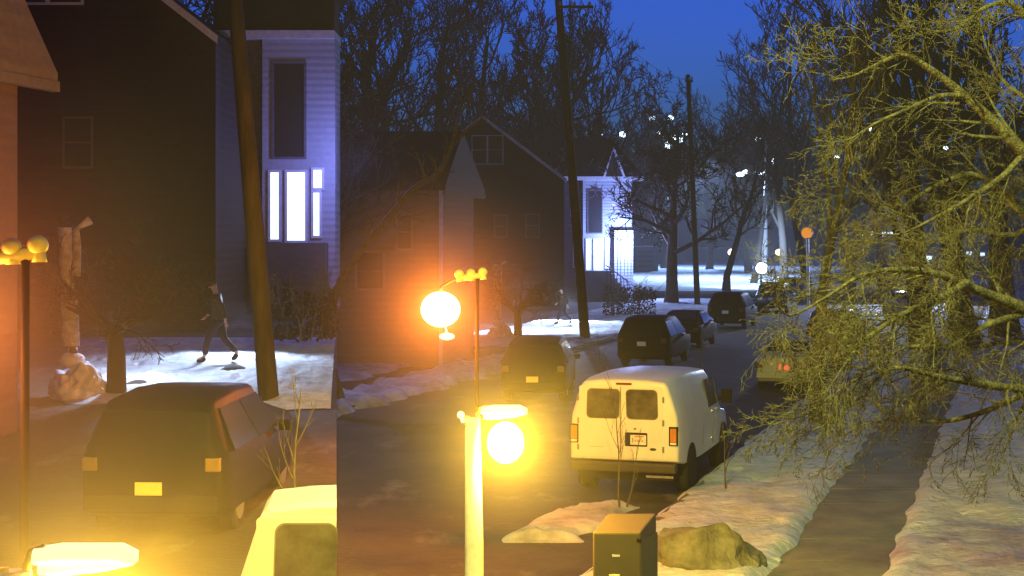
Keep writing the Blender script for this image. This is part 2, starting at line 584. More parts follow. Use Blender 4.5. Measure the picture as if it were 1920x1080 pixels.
# ------------------------------------------------------------------ trees
class Tree:
    def __init__(self, seed=0):
        self.kr = .6
        self.r = random.Random(seed)
        self.V = {0: [], 1: []}
        self.F = {0: [], 1: []}

    def tube(self, pts, rads, n, k):
        V, Fc = self.V[k], self.F[k]
        base = len(V)
        for i, p in enumerate(pts):
            d = (pts[min(i + 1, len(pts) - 1)] - pts[max(i - 1, 0)])
            if d.length < 1e-6:
                d = Vector((0, 0, 1))
            d.normalize()
            a = d.cross(Vector((0.31, 0.2, 0.93)))
            if a.length < 1e-3:
                a = Vector((1, 0, 0))
            a.normalize()
            b = d.cross(a)
            for t in range(n):
                th = 2 * math.pi * t / n
                V.append(p + (a * math.cos(th) + b * math.sin(th)) * rads[i])
        for i in range(len(pts) - 1):
            for t in range(n):
                Fc.append((base + i * n + t, base + i * n + (t + 1) % n, base + (i + 1) * n + (t + 1) % n, base + (i + 1) * n + t))

    def grow(self, p, d, L, r, lev, maxlev, up=0.0, wob=0.25, kids=(5, 6, 5, 4), ang=0.8, shrink=.55, rmin=.006, sag=0.0, flat=1.0):
        rr = self.r
        nseg = 6 if lev < 2 else 5
        if lev >= maxlev:
            nseg = 4
        pts, rads = [p.copy()], [r]
        d = d.normalized()
        q = p.copy()
        for i in range(nseg):
            j = Vector((rr.gauss(0, 1), rr.gauss(0, 1) * flat, rr.gauss(0, 1))) * wob
            d = (d + j * .6 + Vector((0, 0, up * (.5 if lev else .2))) - Vector((0, 0, sag * (1 if lev > 0 else .3)))).normalized()
            q = q + d * (L / nseg)
            pts.append(q.copy())
            rads.append(max(rmin * .6, r * (1 - .75 * (i + 1) / nseg)))
        self.tube(pts, rads, 7 if lev == 0 else (4 if lev < 3 and r > .03 else 3), 0 if lev <= 1 and r > .04 else 1)
        if lev < maxlev:
            self.along(pts, rads, L, lev, maxlev, up, wob, kids, ang, shrink, rmin, sag, flat)

    def along(self, pts, rads, L, lev, maxlev, up=0.0, wob=.25, kids=(5, 6, 5, 4), ang=.8, shrink=.55, rmin=.006, sag=0.0, flat=1.0, t0=.25):
        rr = self.r
        n = kids[min(lev, len(kids) - 1)]
        for k in range(n):
            t = t0 + (1 - t0) * (k + rr.random() * .8) / n
            x = t * (len(pts) - 1)
            i = min(int(x), len(pts) - 2)
            f = x - i
            p = pts[i].lerp(pts[i + 1], f)
            d = (pts[i + 1] - pts[i]).normalized()
            az = rr.uniform(0, 2 * math.pi)
            o = d.orthogonal().normalized()
            o2 = d.cross(o)
            side = o * math.cos(az) + o2 * math.sin(az)
            side.y *= flat
            an = ang * rr.uniform(.6, 1.25)
            nd = d * math.cos(an) + side * math.sin(an)
            rad = rads[i] * (1 - f) + rads[i + 1] * f
            self.grow(p, nd, L * shrink * rr.uniform(.6, 1.15) * (1.1 - .4 * t), max(rmin, rad * self.kr), lev + 1, maxlev, up, wob, kids, ang, shrink, rmin, sag, flat)

    def limb(self, ctl, Lk, lev, maxlev, n=24, **kw):
        """ctl: list of (Vector, radius) drawn as a smooth limb with children of length Lk"""
        P_ = [c[0] for c in ctl]
        R_ = [c[1] for c in ctl]
        pts, rads = [], []
        N = len(P_)
        for s in range(N - 1):
            p0, p1, p2, p3 = P_[max(s - 1, 0)], P_[s], P_[s + 1], P_[min(s + 2, N - 1)]
            for t in [q / 4 for q in range(4)]:
                pts.append(.5 * ((2 * p1) + (p2 - p0) * t + (2 * p0 - 5 * p1 + 4 * p2 - p3) * t * t + (3 * p1 - p0 - 3 * p2 + p3) * t ** 3))
                rads.append(R_[s] * (1 - t) + R_[s + 1] * t)
        pts.append(P_[-1])
        rads.append(R_[-1])
        self.tube(pts, rads, 8, 0)
        kids = kw.pop('kids')
        t0 = kw.pop('t0', .1)
        shr = kw.pop('shrink', .6)
        self.along(pts, rads, Lk / shr, lev, maxlev, kids=kids, shrink=shr, t0=t0, **kw)

    def build(self, name, label, cat, m1, m2, loc, group=None):
        root = thing(name, label, cat, loc, 0, group)
        if self.V[0]:
            obj("trunk", (self.V[0], self.F[0]), m1, root, True)
        if self.V[1]:
            obj("crown", (self.V[1], self.F[1]), m2, root, True)
        return root


def bare_tree(seed, x, y, h, r, label, m1=None, m2=None, lean=(0, 0), z0=0.0, clear=.25, maxlev=4, kids=(9, 6, 5, 4), spread=.75,
              rmin=.03, name="bare_tree", group=None, forks=0, cat="tree", up=.25, blen=.62):
    t = Tree(seed)
    rr = t.r
    p = Vector((x, y, z0 - .1))
    pts, rads = [p], [r * 1.25]
    d = Vector((lean[0], lean[1], 1)).normalized()
    q = p.copy()
    n = 9
    hh = h * .8
    for i in range(n):
        d = (d + Vector((rr.gauss(0, .07), rr.gauss(0, .07), 0))).normalized()
        q = q + d * hh / n
        pts.append(q.copy())
        rads.append(r * (1 - .8 * (i + 1) / n))
    t.tube(pts, rads, 9, 0)
    t.along(pts, rads, h * blen, 0, maxlev, up=up, wob=.28, kids=kids, ang=spread, shrink=.55, rmin=rmin, t0=clear)
    return t.build(name, label, cat, m1 or M_barkd, m2 or M_barkd, (x, y, z0), group)


G_bg = "bare trees behind the dark houses"
for i, (u, Y, h, r, lean, lab) in enumerate([
        (655, 96, 24, .5, (.05, 0), "dark bare tree leaning over the tan house roof beside the raised street"),
        (725, 88, 25, .55, (-.12, 0), "broad dark bare tree with forked trunk behind the left half of the roof"),
        (795, 92, 24, .5, (.02, 0), "upright dark bare tree rising behind the middle of the roof"),
        (862, 98, 23, .5, (.1, 0), "dark bare tree just left of the gable peak"),
        (945, 96, 22, .5, (.2, 0), "dark bare tree leaning right above the brown gable"),
        (1020, 104, 22, .45, (-.05, 0), "dark bare tree behind the wooden utility pole"),
        (1095, 112, 21, .4, (-.06, 0), "dark bare tree right of the utility pole against blue sky")]):
    Y += 18
    c = P(u, HZ, Y)
    bare_tree(100 + i, c.x, Y, h, r, lab, lean=lean, group=G_bg, kids=(15, 8, 6, 4), rmin=.036, maxlev=4)

# street trees in the middle distance
c = G(1258, 572)
bare_tree(21, c.x, c.y, 13.5, .42, "dark spreading street tree whose trunk forks low in front of the bright snow", m1=M_barkm, clear=.27, kids=(17, 8, 6, 5), spread=1.05, rmin=.034, blen=.85, up=.12)
c = G(1362, 545)
bare_tree(22, c.x, c.y, 14, .3, "slender bare tree in front of the bright snow lot", m1=M_barkd, clear=.3, kids=(11, 6, 5, 4), rmin=.03)
c = G(1412, 535)
bare_tree(23, c.x, c.y, 15, .28, "bare tree right beside the glaring white floodlight", m1=M_barkd, clear=.3, kids=(11, 6, 5, 4), rmin=.03)
c = street(-4.7, 38.5)
bare_tree(24, c.x, c.y, 12.5, .17, "tall slim bare tree on the snowy verge behind the gold sedan", m1=M_barkm, m2=M_barkm, clear=.42, kids=(16, 5, 4, 3), spread=.55, rmin=.012, up=.35)
G_fr = "bare trees beyond the far street"
for i, (u, Y, h, r, lean, lab) in enumerate([
        (1180, 175, 17, .4, (0, 0), "low bare tree on the skyline under the twin white lights"),
        (1245, 190, 19, .4, (0, 0), "bare skyline tree straight behind the second utility pole"),
        (1330, 185, 19, .4, (.05, 0), "bare skyline tree with rounded crown right of the second utility pole"),
        (1405, 170, 21, .4, (-.25, 0), "bare skyline tree leaning left over the tall lamp mast"),
        (1470, 130, 22, .35, (.02, 0), "tall thin dark bare tree above the orange sign"),
        (1515, 120, 24, .35, (-.02, 0), "tall dark bare tree right of the orange sign"),
        (1590, 110, 22, .4, (.05, 0), "dark bare tree behind the long low lit limb"),
        (1660, 125, 24, .4, (-.05, 0), "dark bare tree behind the arching tip of the pale limb"),
        (1735, 62, 17, .5, (-.1, 0), "thick dark trunk behind the upper right twigs"),
        (1815, 66, 18, .55, (-.18, 0), "heavy leaning dark trunk at the upper right"),
        (1885, 70, 19, .6, (.03, 0), "dark broad tree at the right edge behind the pale limb")]):
    c = P(u, HZ, Y)
    bare_tree(200 + i, c.x, Y, h, r, lab, lean=lean, group=G_fr, kids=(12, 7, 5, 4), rmin=.035, m2=M_barkm if Y < 130 else M_barkd)

# far wood: one mass of twigs
t = Tree(55)
for k in range(46):
    x = -50 + k * 4.2 + t.r.uniform(-2, 2)
    t.grow(Vector((x, 262 + t.r.uniform(-12, 18), 0)), Vector((0, 0, 1)), t.r.uniform(14, 20), .4, 0, 3, up=.2, wob=.2, kids=(16, 8, 6), ang=.9, rmin=.07)
o = obj("far_woods", (t.V[0] + t.V[1], t.F[0] + [tuple(i + len(t.V[0]) for i in f) for f in t.F[1]]), M_barkd)
o["kind"] = "stuff"
tag(o, "dark far wood of bare trees closing the end of the street", "woods")

# the big near tree whose limbs reach in from the right
t = Tree(9)
t.kr = .42
TB = Vector((6.9, 17.2, 0))
t.tube([TB + Vector((0, 0, -.1)), TB + Vector((.02, 0, 1.5)), TB + Vector((-.05, 0, 3.2)), TB + Vector((-.1, .1, 5)), TB + Vector((-.35, .1, 7)), TB + Vector((-.6, .3, 9.5))],
       [.36, .29, .26, .22, .15, .06], 12, 0)


def L_(lst):
    return [(P(u, v, Y), r * .82) for (u, v, Y, r) in lst]


TK = lambda z: (TB.x - .02, z)
limbs = [
    # (control points, child length, level kids, params)
    (L_([(2190, 560, 17.2, .15), (2060, 420, 16.6, .11), (1930, 295, 16, .08), (1870, 235, 15.9, .066), (1800, 172, 15.8, .052), (1730, 120, 15.6, .036), (1690, 103, 15.4, .028), (1650, 118, 15.3, .02), (1600, 142, 15.2, .013), (1560, 150, 15.1, .008)]),
     .95, (18, 5, 3, 3), dict(up=.06, wob=.15, ang=.8, sag=0.0)),
    (L_([(1806, 180, 15.8, .034), (1760, 180, 15.6, .026), (1700, 205, 15.4, .02), (1640, 232, 15.2, .015), (1590, 262, 15, .01), (1555, 255, 14.9, .006)]),
     .6, (14, 5, 3), dict(up=-.02, wob=.15, ang=.72, sag=.07)),
    (L_([(2190, 760, 17.2, .14), (2050, 660, 16.4, .11), (1930, 585, 15.6, .078), (1840, 548, 15.2, .06), (1770, 518, 14.8, .046), (1700, 506, 14.4, .034), (1620, 515, 14.1, .024), (1545, 560, 13.8, .016), (1480, 592, 13.5, .01), (1450, 560, 13.3, .006)]),
     .8, (34, 7, 4, 2), dict(up=0, wob=.15, ang=.75, sag=.05)),
    (L_([(1812, 530, 15, .05), (1760, 560, 14.6, .04), (1690, 590, 14.2, .03), (1620, 640, 13.9, .022), (1580, 690, 13.6, .012), (1550, 735, 13.4, .005)]),
     .75, (30, 6, 4, 2), dict(up=0, wob=.15, ang=.72, sag=.06)),
    (L_([(2190, 700, 17.2, .12), (2050, 520, 17.4, .09), (1920, 400, 17.2, .06), (1840, 330, 17, .045), (1760, 345, 16.7, .03), (1690, 385, 16.4, .02), (1620, 372, 16.2, .012), (1590, 350, 16, .006)]),
     .85, (30, 7, 4, 2), dict(up=.02, wob=.16, ang=.75, sag=.06)),
    (L_([(2150, 160, 17.2, .09), (2020, 60, 16.8, .065), (1930, 35, 16.4, .045), (1890, 5, 16.2, .036), (1840, 18, 16, .026), (1790, 55, 15.8, .018), (1740, 58, 15.7, .01)]),
     .7, (16, 6, 4, 3), dict(up=.03, wob=.15, ang=.75, sag=.04)),
    (L_([(2190, 830, 17.0, .11), (2040, 770, 16.0, .08), (1940, 735, 15.2, .055), (1850, 722, 14.8, .042), (1760, 706, 14.4, .032), (1680, 690, 14.1, .024), (1600, 715, 13.9, .016), (1520, 770, 13.6, .01), (1440, 800, 13.5, .005)]),
     .62, (26, 7, 4, 2), dict(up=0, wob=.17, ang=.72, sag=.06)),
    (L_([(2040, 700, 16.2, .04), (1960, 720, 15.6, .028), (1915, 770, 15.2, .018), (1890, 830, 15, .011), (1865, 890, 14.8, .006)]),
     .55, (16, 6, 4), dict(up=0, wob=.17, ang=.72, sag=.06)),
    (L_([(2100, 430, 18, .07), (1990, 400, 18.4, .05), (1900, 440, 18.5, .036), (1820, 430, 18.4, .026), (1740, 455, 18.3, .018), (1660, 440, 18.2, .01)]),
     .85, (26, 7, 4, 2), dict(up=.02, wob=.17, ang=.8, sag=.06)),
    (L_([(2080, 620, 19, .07), (1980, 640, 19.2, .05), (1890, 640, 19.2, .036), (1800, 655, 19.1, .026), (1720, 620, 19, .018), (1640, 600, 18.9, .01), (1560, 610, 18.8, .006)]),
     .95, (26, 7, 4, 2), dict(up=0, wob=.17, ang=.8, sag=.05)),
    (L_([(1920, 287, 16, .04), (1880, 330, 15.8, .034), (1820, 370, 15.6, .026), (1750, 410, 15.4, .018), (1680, 440, 15.2, .012), (1600, 430, 15, .006)]),
     .75, (14, 5, 3, 2), dict(up=0, wob=.16, ang=.75, sag=.05)),
    (L_([(2090, 300, 18, .06), (1990, 250, 18, .045), (1930, 190, 18, .034), (1880, 150, 18, .024), (1850, 90, 18, .014), (1835, 30, 18, .008)]),
     .7, (14, 5, 4, 3), dict(up=.1, wob=.15, ang=.72, sag=0)),
    (L_([(1925, 735, 15.2, .045), (1850, 770, 15.4, .034), (1770, 790, 15.6, .025), (1690, 785, 15.8, .018), (1610, 800, 16, .012), (1540, 850, 16.2, .006)]),
     .75, (18, 5, 3, 2), dict(up=0, wob=.17, ang=.75, sag=.05)),
    (L_([(1930, 585, 15.6, .05), (1850, 610, 15.3, .036), (1780, 650, 15.2, .028), (1700, 650, 15, .02), (1620, 690, 14.9, .014), (1540, 660, 14.8, .009)]),
     .85, (26, 6, 4, 2), dict(up=0, wob=.17, ang=.75, sag=.05)),
]
for ctl, Lk, kids, kw in limbs:
    t.limb(ctl, Lk, 0, len(kids), kids=kids, rmin=.0038, **kw)
t.build("bare_tree", "big bare tree reaching pale yellow-lit limbs and drooping twigs in from the right", "tree", M_bark, M_bark, tuple(TB))

# small trees, saplings, branch over the house
c = street(1.6, 33)
bare_tree(31, c.x, c.y, 6.5, .11, "thin dark bare trunk on the right lawn under the drooping twigs", m1=M_barkm, m2=M_barkm, kids=(8, 5, 4, 3), rmin=.01)


def sapling(seed, p, h, lean, label, rmin=.004, r=.018, kids=(6, 3, 2), m=None):
    t = Tree(seed)
    t.grow(Vector(p), Vector((lean, 0, 1)), h, r, 0, len(kids), up=.25, wob=.09, kids=kids, ang=.5, shrink=.4, rmin=rmin)
    t.V[0] and None
    return t.build("sapling", label, "sapling", m or M_barkm, m or M_barkm, tuple(p), "saplings along the kerb")


sapling(41, G(1162, 962), 2.0, -.05, "thin bare sapling standing before the rear doors of the white van")
sapling(46, G(1172, 958), 1.1, .3, "short forked sapling at the foot of the one before the van doors")
sapling(42, G(1362, 930), 1.1, -.08, "leaning bare sapling on the snowy verge behind the van wheel")
sapling(43, G(1122, 785), 1.9, -.06, "pale bare sapling between the van roof and the dark hatchback", r=.03)
sapling(44, G(1320, 770), 2.0, .02, "faint bare sapling on the far side of the white van")
sapling(45, PL(1122, 770, 42), 1.9, -.06, "pale bare sapling above the cut-off van roof on the raised street", r=.028)

t = Tree(61)
t.limb([(P(640, 760, 44), .16), (P(610, 620, 44), .14), (P(655, 500, 44), .12), (P(715, 425, 44), .1), (P(775, 355, 43.5), .085), (P(822, 325, 43), .075), (P(850, 262, 43), .055), (P(862, 205, 43), .03), (P(873, 170, 43), .015)],
       1.1, 0, 3, kids=(12, 4, 3), up=.1, wob=.22, ang=.8, sag=0, rmin=.012, t0=.3)
t.limb([(P(800, 345, 43), .05), (P(790, 310, 43), .04), (P(780, 285, 43), .02)], .5, 0, 2, kids=(4, 3), up=.1, wob=.2, ang=.7, sag=0, rmin=.012)
t.limb([(P(845, 275, 43), .05), (P(880, 240, 43), .04), (P(905, 222, 43), .02)], .5, 0, 2, kids=(4, 3), up=.1, wob=.2, ang=.7, sag=0, rmin=.012)
t.build("bare_tree", "crooked bare tree bending right in front of the tan house", "tree", M_barkm, M_barkm, tuple(G(640, 757)))


# ------------------------------------------------------------------ shrubs
def shrub(label, Pf, rects, seed, Y, name="hedge", m=None, n=900, leaf=.07, dep=1.2, cat="hedge"):
    rr = random.Random(seed)
    V, Fc = [], []
    tt = Tree(seed)
    for (u0, u1, v0, v1) in rects:
        for k in range(n):
            u, v = rr.uniform(u0, u1), rr.uniform(v0, v1)
            e = 1 - .35 * noise.noise((u * .05, v * .04, seed))
            if v < v0 + (v1 - v0) * .25 * (1 + noise.noise((u * .12, seed, 0))) * e:
                continue
            p = Pf(u, v, Y) + Vector((0, rr.uniform(0, dep), 0))
            a = Vector((rr.gauss(0, 1), rr.gauss(0, 1), rr.gauss(0, 1))).normalized() * leaf
            b = a.orthogonal().normalized() * leaf * .7
            q = len(V)
            V += [p - a, p + b, p + a, p - b]
            Fc.append((q, q + 1, q + 2, q + 3))
        for k in range(16):
            u = rr.uniform(u0, u1)
            p = Pf(u, v1, Y) + Vector((0, rr.uniform(0, dep), 0))
            hh = abs(Pf(u, v0, Y).z - p.z)
            tt.grow(p, Vector((rr.uniform(-.3, .3), 0, 1)), hh * .9, .02, 0, 2, up=.1, wob=.2, kids=(5, 4), ang=.6, rmin=.008)
    root = thing(name, label, cat, tuple(Pf(rects[0][0], rects[0][3], Y)))
    obj("foliage", (V, Fc), m or M_hedge, root)
    b = len(tt.V[0])
    obj("stems", (tt.V[0] + tt.V[1], tt.F[0] + [tuple(i + b for i in f) for f in tt.F[1]]), M_barkm, root)
    return root


shrub("ragged brown hedge in front of the blue-lit house", P, [(1132, 1232, 524, 592)], 5, 86, n=1500)
shrub("brown hedge at the right end of the raised snow patch", PL, [(1098, 1152, 536, 590)], 6, 84, n=900)

# ------------------------------------------------------------------ houses


def house_brown(Pf, label, umin, umax):
    Y = 96
    base = Pf(905, 655, Y)
    gz = 0 if Pf is P else gl(0, Y / ZL)
    root = thing("brown_house", label, "house", (Pf(max(umin, 905), 600, Y).x, Pf(905, 600, Y).y, gz))
    dep = 10 if Pf is P else 5
    e0, e1 = max(750, umin), min(1058, umax)
    z0 = gz
    pk = Pf(905, 222, Y)
    eL, eR = Pf(e0, 336, Y), Pf(e1, 336, Y)
    y0 = pk.y
    bm = BM()
    poly(bm, [(eL.x, y0, z0), (eR.x, y0, z0), (eR.x, y0, eR.z), (pk.x, y0, pk.z), (eL.x, y0, eL.z)], (0, dep, 0))
    obj("wall", bm, M_h1, root)
    # roof slopes with overhang
    rb = BM()
    for (e, sg) in ((eR, 1), (eL, -1)):
        ex = e.x + sg * .12
        ez = e.z - .1
        hexa(rb, [(pk.x, y0 - .45, pk.z + .06), (ex, y0 - .45, ez), (ex, y0 + dep + .3, ez), (pk.x, y0 + dep + .3, pk.z + .06),
                  (pk.x, y0 - .45, pk.z + .18), (ex, y0 - .45, ez + .12), (ex, y0 + dep + .3, ez + .12), (pk.x, y0 + dep + .3, pk.z + .18)])
    roof = obj("roof", rb, M_h1r, root)
    for (e, sg) in ((eR, 1), (eL, -1)):
        tb = BM()
        ex = e.x + sg * .13
        ez = e.z - .1
        x0 = pk.x + sg * .002
        hexa(tb, [(x0, y0 - .5, pk.z - .06), (ex, y0 - .5, ez - .12), (ex, y0 - .46, ez - .12), (x0, y0 - .46, pk.z - .06),
                  (x0, y0 - .5, pk.z + .17), (ex, y0 - .5, ez + .1), (ex, y0 - .46, ez + .1), (x0, y0 - .46, pk.z + .17)])
        obj("rake_board", tb, M_trim, roof)

    def win(u0, u1, v0, v1, cols, rows, fm=M_trim, t=2.2):
        fb = BM()
        pbox(fb, Pf, u0, u1, v0, v0 + t, Y, .08, .07)
        pbox(fb, Pf, u0, u1, v1 - t, v1, Y, .08, .07)
        for c in range(cols + 1):
            uu = u0 + (u1 - u0) * c / cols
            uu = min(max(uu, u0 + t / 2), u1 - t / 2)
            tt = t if c in (0, cols) else t * 1.6
            pbox(fb, Pf, uu - tt / 2, uu + tt / 2, v0 + t, v1 - t, Y, .075, .065)
        for r_ in range(1, rows):
            vv = v0 + (v1 - v0) * r_ / rows
            pbox(fb, Pf, u0 + t, u1 - t, vv - t / 3, vv + t / 3, Y, .07, .06)
        wn = obj("window", fb, fm, root)
        pb = BM()
        pbox(pb, Pf, u0 + 1, u1 - 1, v0 + 1, v1 - 1, Y, .03, .03)
        obj("pane", pb, M_slate, wn)
    M_dt = mat("weathered_dark_trim", (0.10, 0.08, 0.07), .8)
    win(884, 944, 253, 309, 2, 2)
    win(926, 952, 402, 446, 1, 2, M_dt)
    if Pf is P:
        win(985, 1012, 400, 446, 1, 2, M_dt)
    return root


def house_tan(Pf, label, umin):
    Yf, Yb, Yr = 56, 61.5, 60
    gz = 0 if Pf is P else gl(0, Yf / ZL)
    root = thing("tan_house", label, "house", (Pf(835, 350, Yf).x, Pf(835, 350, Yf).y, gz))
    ul = umin
    c0 = Pf(ul, 349, Yf)
    c1 = Pf(835, 348, Yf)
    c2 = Pf(908, 348, Yb)
    ze = c1.z
    r0 = Pf(ul, 240, Yr)
    r1 = Pf(868, 246, Yr)
    rb = BM()
    T = Vector((0, 0, -.14))
    poly(rb, [(c0.x, c0.y, ze), (c1.x, c1.y, ze), r1, (r0.x, r0.y, r1.z)], T)
    c3 = Vector((c0.x, c2.y + 1.0, ze))
    c2b = Vector((c2.x, c2.y + 1.0, ze))
    poly(rb, [(r0.x, r0.y, r1.z), r1, c2b, c3], T)
    roof = obj("roof", rb, M_nhr, root)
    hb = BM()
    poly(hb, [(c1.x + .003, c1.y, ze - .002), (c2b.x, c2b.y, ze - .002), (r1.x + .004, r1.y, r1.z)], T)
    obj("hip_end", hb, M_nhh, roof)
    eb = BM()
    hexa(eb, [(c1.x + .01, c1.y - .03, ze - .32), (c2b.x + .04, c2b.y, ze - .32), (c2b.x - .1, c2b.y + .1, ze - .32), (c1.x - .1, c1.y + .1, ze - .32),
              (c1.x + .01, c1.y - .03, ze - .145), (c2b.x + .04, c2b.y, ze - .145), (c2b.x - .1, c2b.y + .1, ze - .145), (c1.x - .1, c1.y + .1, ze - .145)])
    obj("eave_board", eb, M_nhh, roof)
    # walls, a hand's breadth inside the eaves
    wx1 = c1.x + (Pf(828, 400, Yf).x - c1.x)
    wx2 = Pf(888, 400, Yb).x
    wb = BM()
    hexa(wb, [(c0.x, c1.y + .3, gz), (wx1, c1.y + .3, gz), (wx2, c2.y, gz), (c0.x, c2.y, gz),
              (c0.x, c1.y + .3, ze - .15), (wx1, c1.y + .3, ze - .15), (wx2, c2.y, ze - .15), (c0.x, c2.y, ze - .15)])
    obj("wall", wb, M_nh, root)
    # corner board and windows
    cb = BM()
    box(cb, wx1 - .1, wx1 + .03, c1.y + .26, c1.y + .36, gz, ze - .16)
    obj("corner_board", cb, M_trim, root)
    if Pf is P:
        for (u0, u1, v0, v1) in ((666, 722, 470, 545), (742, 775, 400, 470)):
            fb = BM()
            a = Pf(u0, v1, Yf + .3)
            b = Pf(u1, v0, Yf + .3)
            box(fb, a.x, b.x, a.y - .05, a.y + .02, a.z, b.z)
            wn = obj("window", fb, M_nhh, root)
            pb = BM()
            box(pb, a.x + .08, b.x - .08, a.y - .07, a.y - .04, a.z + .08, (a.z + b.z) / 2 - .02)
            box(pb, a.x + .08, b.x - .08, a.y - .07, a.y - .04, (a.z + b.z) / 2 + .02, b.z - .08)
            obj("pane", pb, M_slate, wn)
    return root


def house_blue(Pf, label, umax):
    Y = 108
    gz = 0 if Pf is P else gl(0, Y / ZL)
    U = lambda u: min(u, umax)
    root = thing("pale_house", label, "house", (Pf(1100, 500, Y).x, Pf(1100, 500, Y).y, gz))

    DP = 4 if Pf is P else .5

    def wallbox(name, u0, u1, v0, Yw, dep, m, par=None):
        a, b = Pf(u0, v0, Yw), Pf(U(u1), v0, Yw)
        bb = BM()
        box(bb, a.x, b.x, a.y, a.y + dep, gz, a.z)
        return obj(name, bb, m, par or root)
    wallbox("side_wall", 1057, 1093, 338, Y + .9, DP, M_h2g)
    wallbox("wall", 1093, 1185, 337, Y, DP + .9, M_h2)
    # eave board and roof
    eb = BM()
    pbox(eb, Pf, 1055, U(1206), 331, 337.5, Y, DP + 1.4, .3)
    rf = obj("eave_board", eb, M_trim, root)
    rb = BM()
    a, b = Pf(1053, 331, Y), Pf(U(1206), 331, Y)
    t_ = Pf(1120, 262 if Pf is P else 288, Y + 3)
    zt = t_.z if Pf is P else Pf(1120, 240, Y + 3).z
    hexa(rb, [(a.x, a.y - .25, a.z + .01), (b.x, a.y - .25, a.z + .01), (b.x, a.y + (5 if Pf is P else 1.2), a.z + .01), (a.x, a.y + (5 if Pf is P else 1.2), a.z + .01),
              (a.x + (.9 if Pf is P else 0), a.y + (2.3 if Pf is P else .5), zt), (b.x - (1.9 if Pf is P else 0), a.y + (2.3 if Pf is P else .5), zt), (b.x - (1.9 if Pf is P else 0), a.y + (2.8 if Pf is P else 1.1), zt), (a.x + (.9 if Pf is P else 0), a.y + (2.8 if Pf is P else 1.1), zt)])
    roof = obj("roof", rb, M_h1r, root)
    # small steep gable trim
    if umax > 1160:
        gb = BM()
        pk = Pf(1150, 274, Y - .45)
        for uu in (1132, 1170):
            q = Pf(uu, 332, Y - .45)
            dx = .09 if uu > 1150 else -.09
            hexa(gb, [(pk.x - .04, pk.y, pk.z - .25), (q.x - .04, q.y, q.z), (q.x - .04, q.y + .1, q.z), (pk.x - .04, pk.y + .1, pk.z - .25),
                      (pk.x + .04, pk.y, pk.z), (q.x + .1, q.y, q.z), (q.x + .1, q.y + .1, q.z), (pk.x + .04, pk.y + .1, pk.z)])
        obj("gable_trim", gb, M_trim, roof)
        gp = BM()
        q0, q1 = Pf(1134, 331, Y - .3), Pf(1168, 331, Y - .3)
        pk = Pf(1150, 279, Y - .3)
        poly(gp, [q0, q1, pk], (0, 2.2, 0))
        obj("dormer", gp, M_h1r, roof)
    # windows
    for (u0, u1, v0, v1, pm, fm) in ((1100, 1107, 449, 505, M_lit, M_trim), (1114, 1129, 449, 506, M_lit, M_trim), (1136, 1143, 447, 462, M_lit, M_trim),
                                     (1136, 1141, 466, 502, M_lit, M_trim), (1103, 1128, 358, 436, M_slate, M_h2g), (1076, 1086, 455, 500, M_slate, M_trim), (1071, 1079, 368, 404, M_slate, M_trim),
                                     (1160, 1166, 445, 500, M_h2, M_trim), (1173, 1178, 445, 505, M_h2, M_trim)):
        if u1 > umax:
            continue
        Yw = Y + .9 if u1 < 1093 else Y
        fb = BM()
        pbox(fb, Pf, u0 - 2, u0, v0 - 2, v1 + 2, Yw, .07, .06)
        pbox(fb, Pf, u1, u1 + 2, v0 - 2, v1 + 2, Yw, .07, .06)
        pbox(fb, Pf, u0 + .05, u1 - .05, v0 - 2, v0, Yw, .07, .06)
        pbox(fb, Pf, u0 + .05, u1 - .05, v1, v1 + 2, Yw, .07, .06)
        wn = obj("window", fb, fm, root)
        pb = BM()
        pbox(pb, Pf, u0, u1, v0, v1, Yw, .03, .02)
        obj("pane", pb, pm, wn)
    # dark porch front and stair rail
    pb = BM()
    pbox(pb, Pf, 1086, U(1146), 508, 560, Y - 1.6, 1.4)
    M_po = mat("porch_boards", (0.12, 0.10, 0.10), .85, var=.3, scale=3, stretch=(1, 1, 4))
    porch = obj("porch", pb, M_po, root)
    if umax > 1160:
        sb = BM()
        for k in range(6):
            pbox(sb, Pf, 1147 + k * 5, 1147 + (k + 1) * 5 + 1, 514 + k * 8, 572, Y - 1.5, 1.2, .001 * k)
        obj("step", sb, M_po, porch)
        lb = BM()
        tube(lb, [Pf(1136, 497, Y - 1.7), Pf(1178, 528, Y - 1.7)], .05, 6)
        for k in range(7):
            uu = 1138 + k * 6.3
            vv = 497 + (uu - 1136) * .74
            tube(lb, [Pf(uu, vv, Y - 1.7), Pf(uu, vv + 32, Y - 1.7)], .025, 5)
        obj("stair_rail", lb, M_barkd, porch)
        # lower bright entrance bay with gabled hood
        bb = BM()
        a, b = Pf(1152, 432, Y - .5), Pf(1187, 432, Y - .5)
        box(bb, a.x, b.x, a.y, a.y + .49, gz, a.z)
        bay = obj("entrance_bay", bb, M_h2, root)
        for uu in (1158, 1164, 1171, 1177, 1183):
            lb = BM()
            pbox(lb, Pf, uu - .6, uu + .6, 438, 515, Y - .5, .05, .04)
            obj("pilaster", lb, M_h2g, bay)
    return root


house_tan(P, "long tan house with dark hipped roof and gable end coloured as lit behind the orange lamp", 540)
house_brown(P, "tall dark brown house with gable, pale rake boards and twin attic window", 700, 1058)
house_blue(P, "pale house lit blue-white beside the utility pole, with porch stairs and hedge", 2000)
# raised street copies
house_tan(PL, "tan house corner with gable end coloured as lit at the top left edge of the raised street", 800)
house_brown(PL, "wide dark brown wall of the house above the raised street", 868, 1054)
house_blue(PL, "pale house with bright blue-white windows at the right end of the raised street", 1154)

# ------------------------------------------------------------------ utility poles


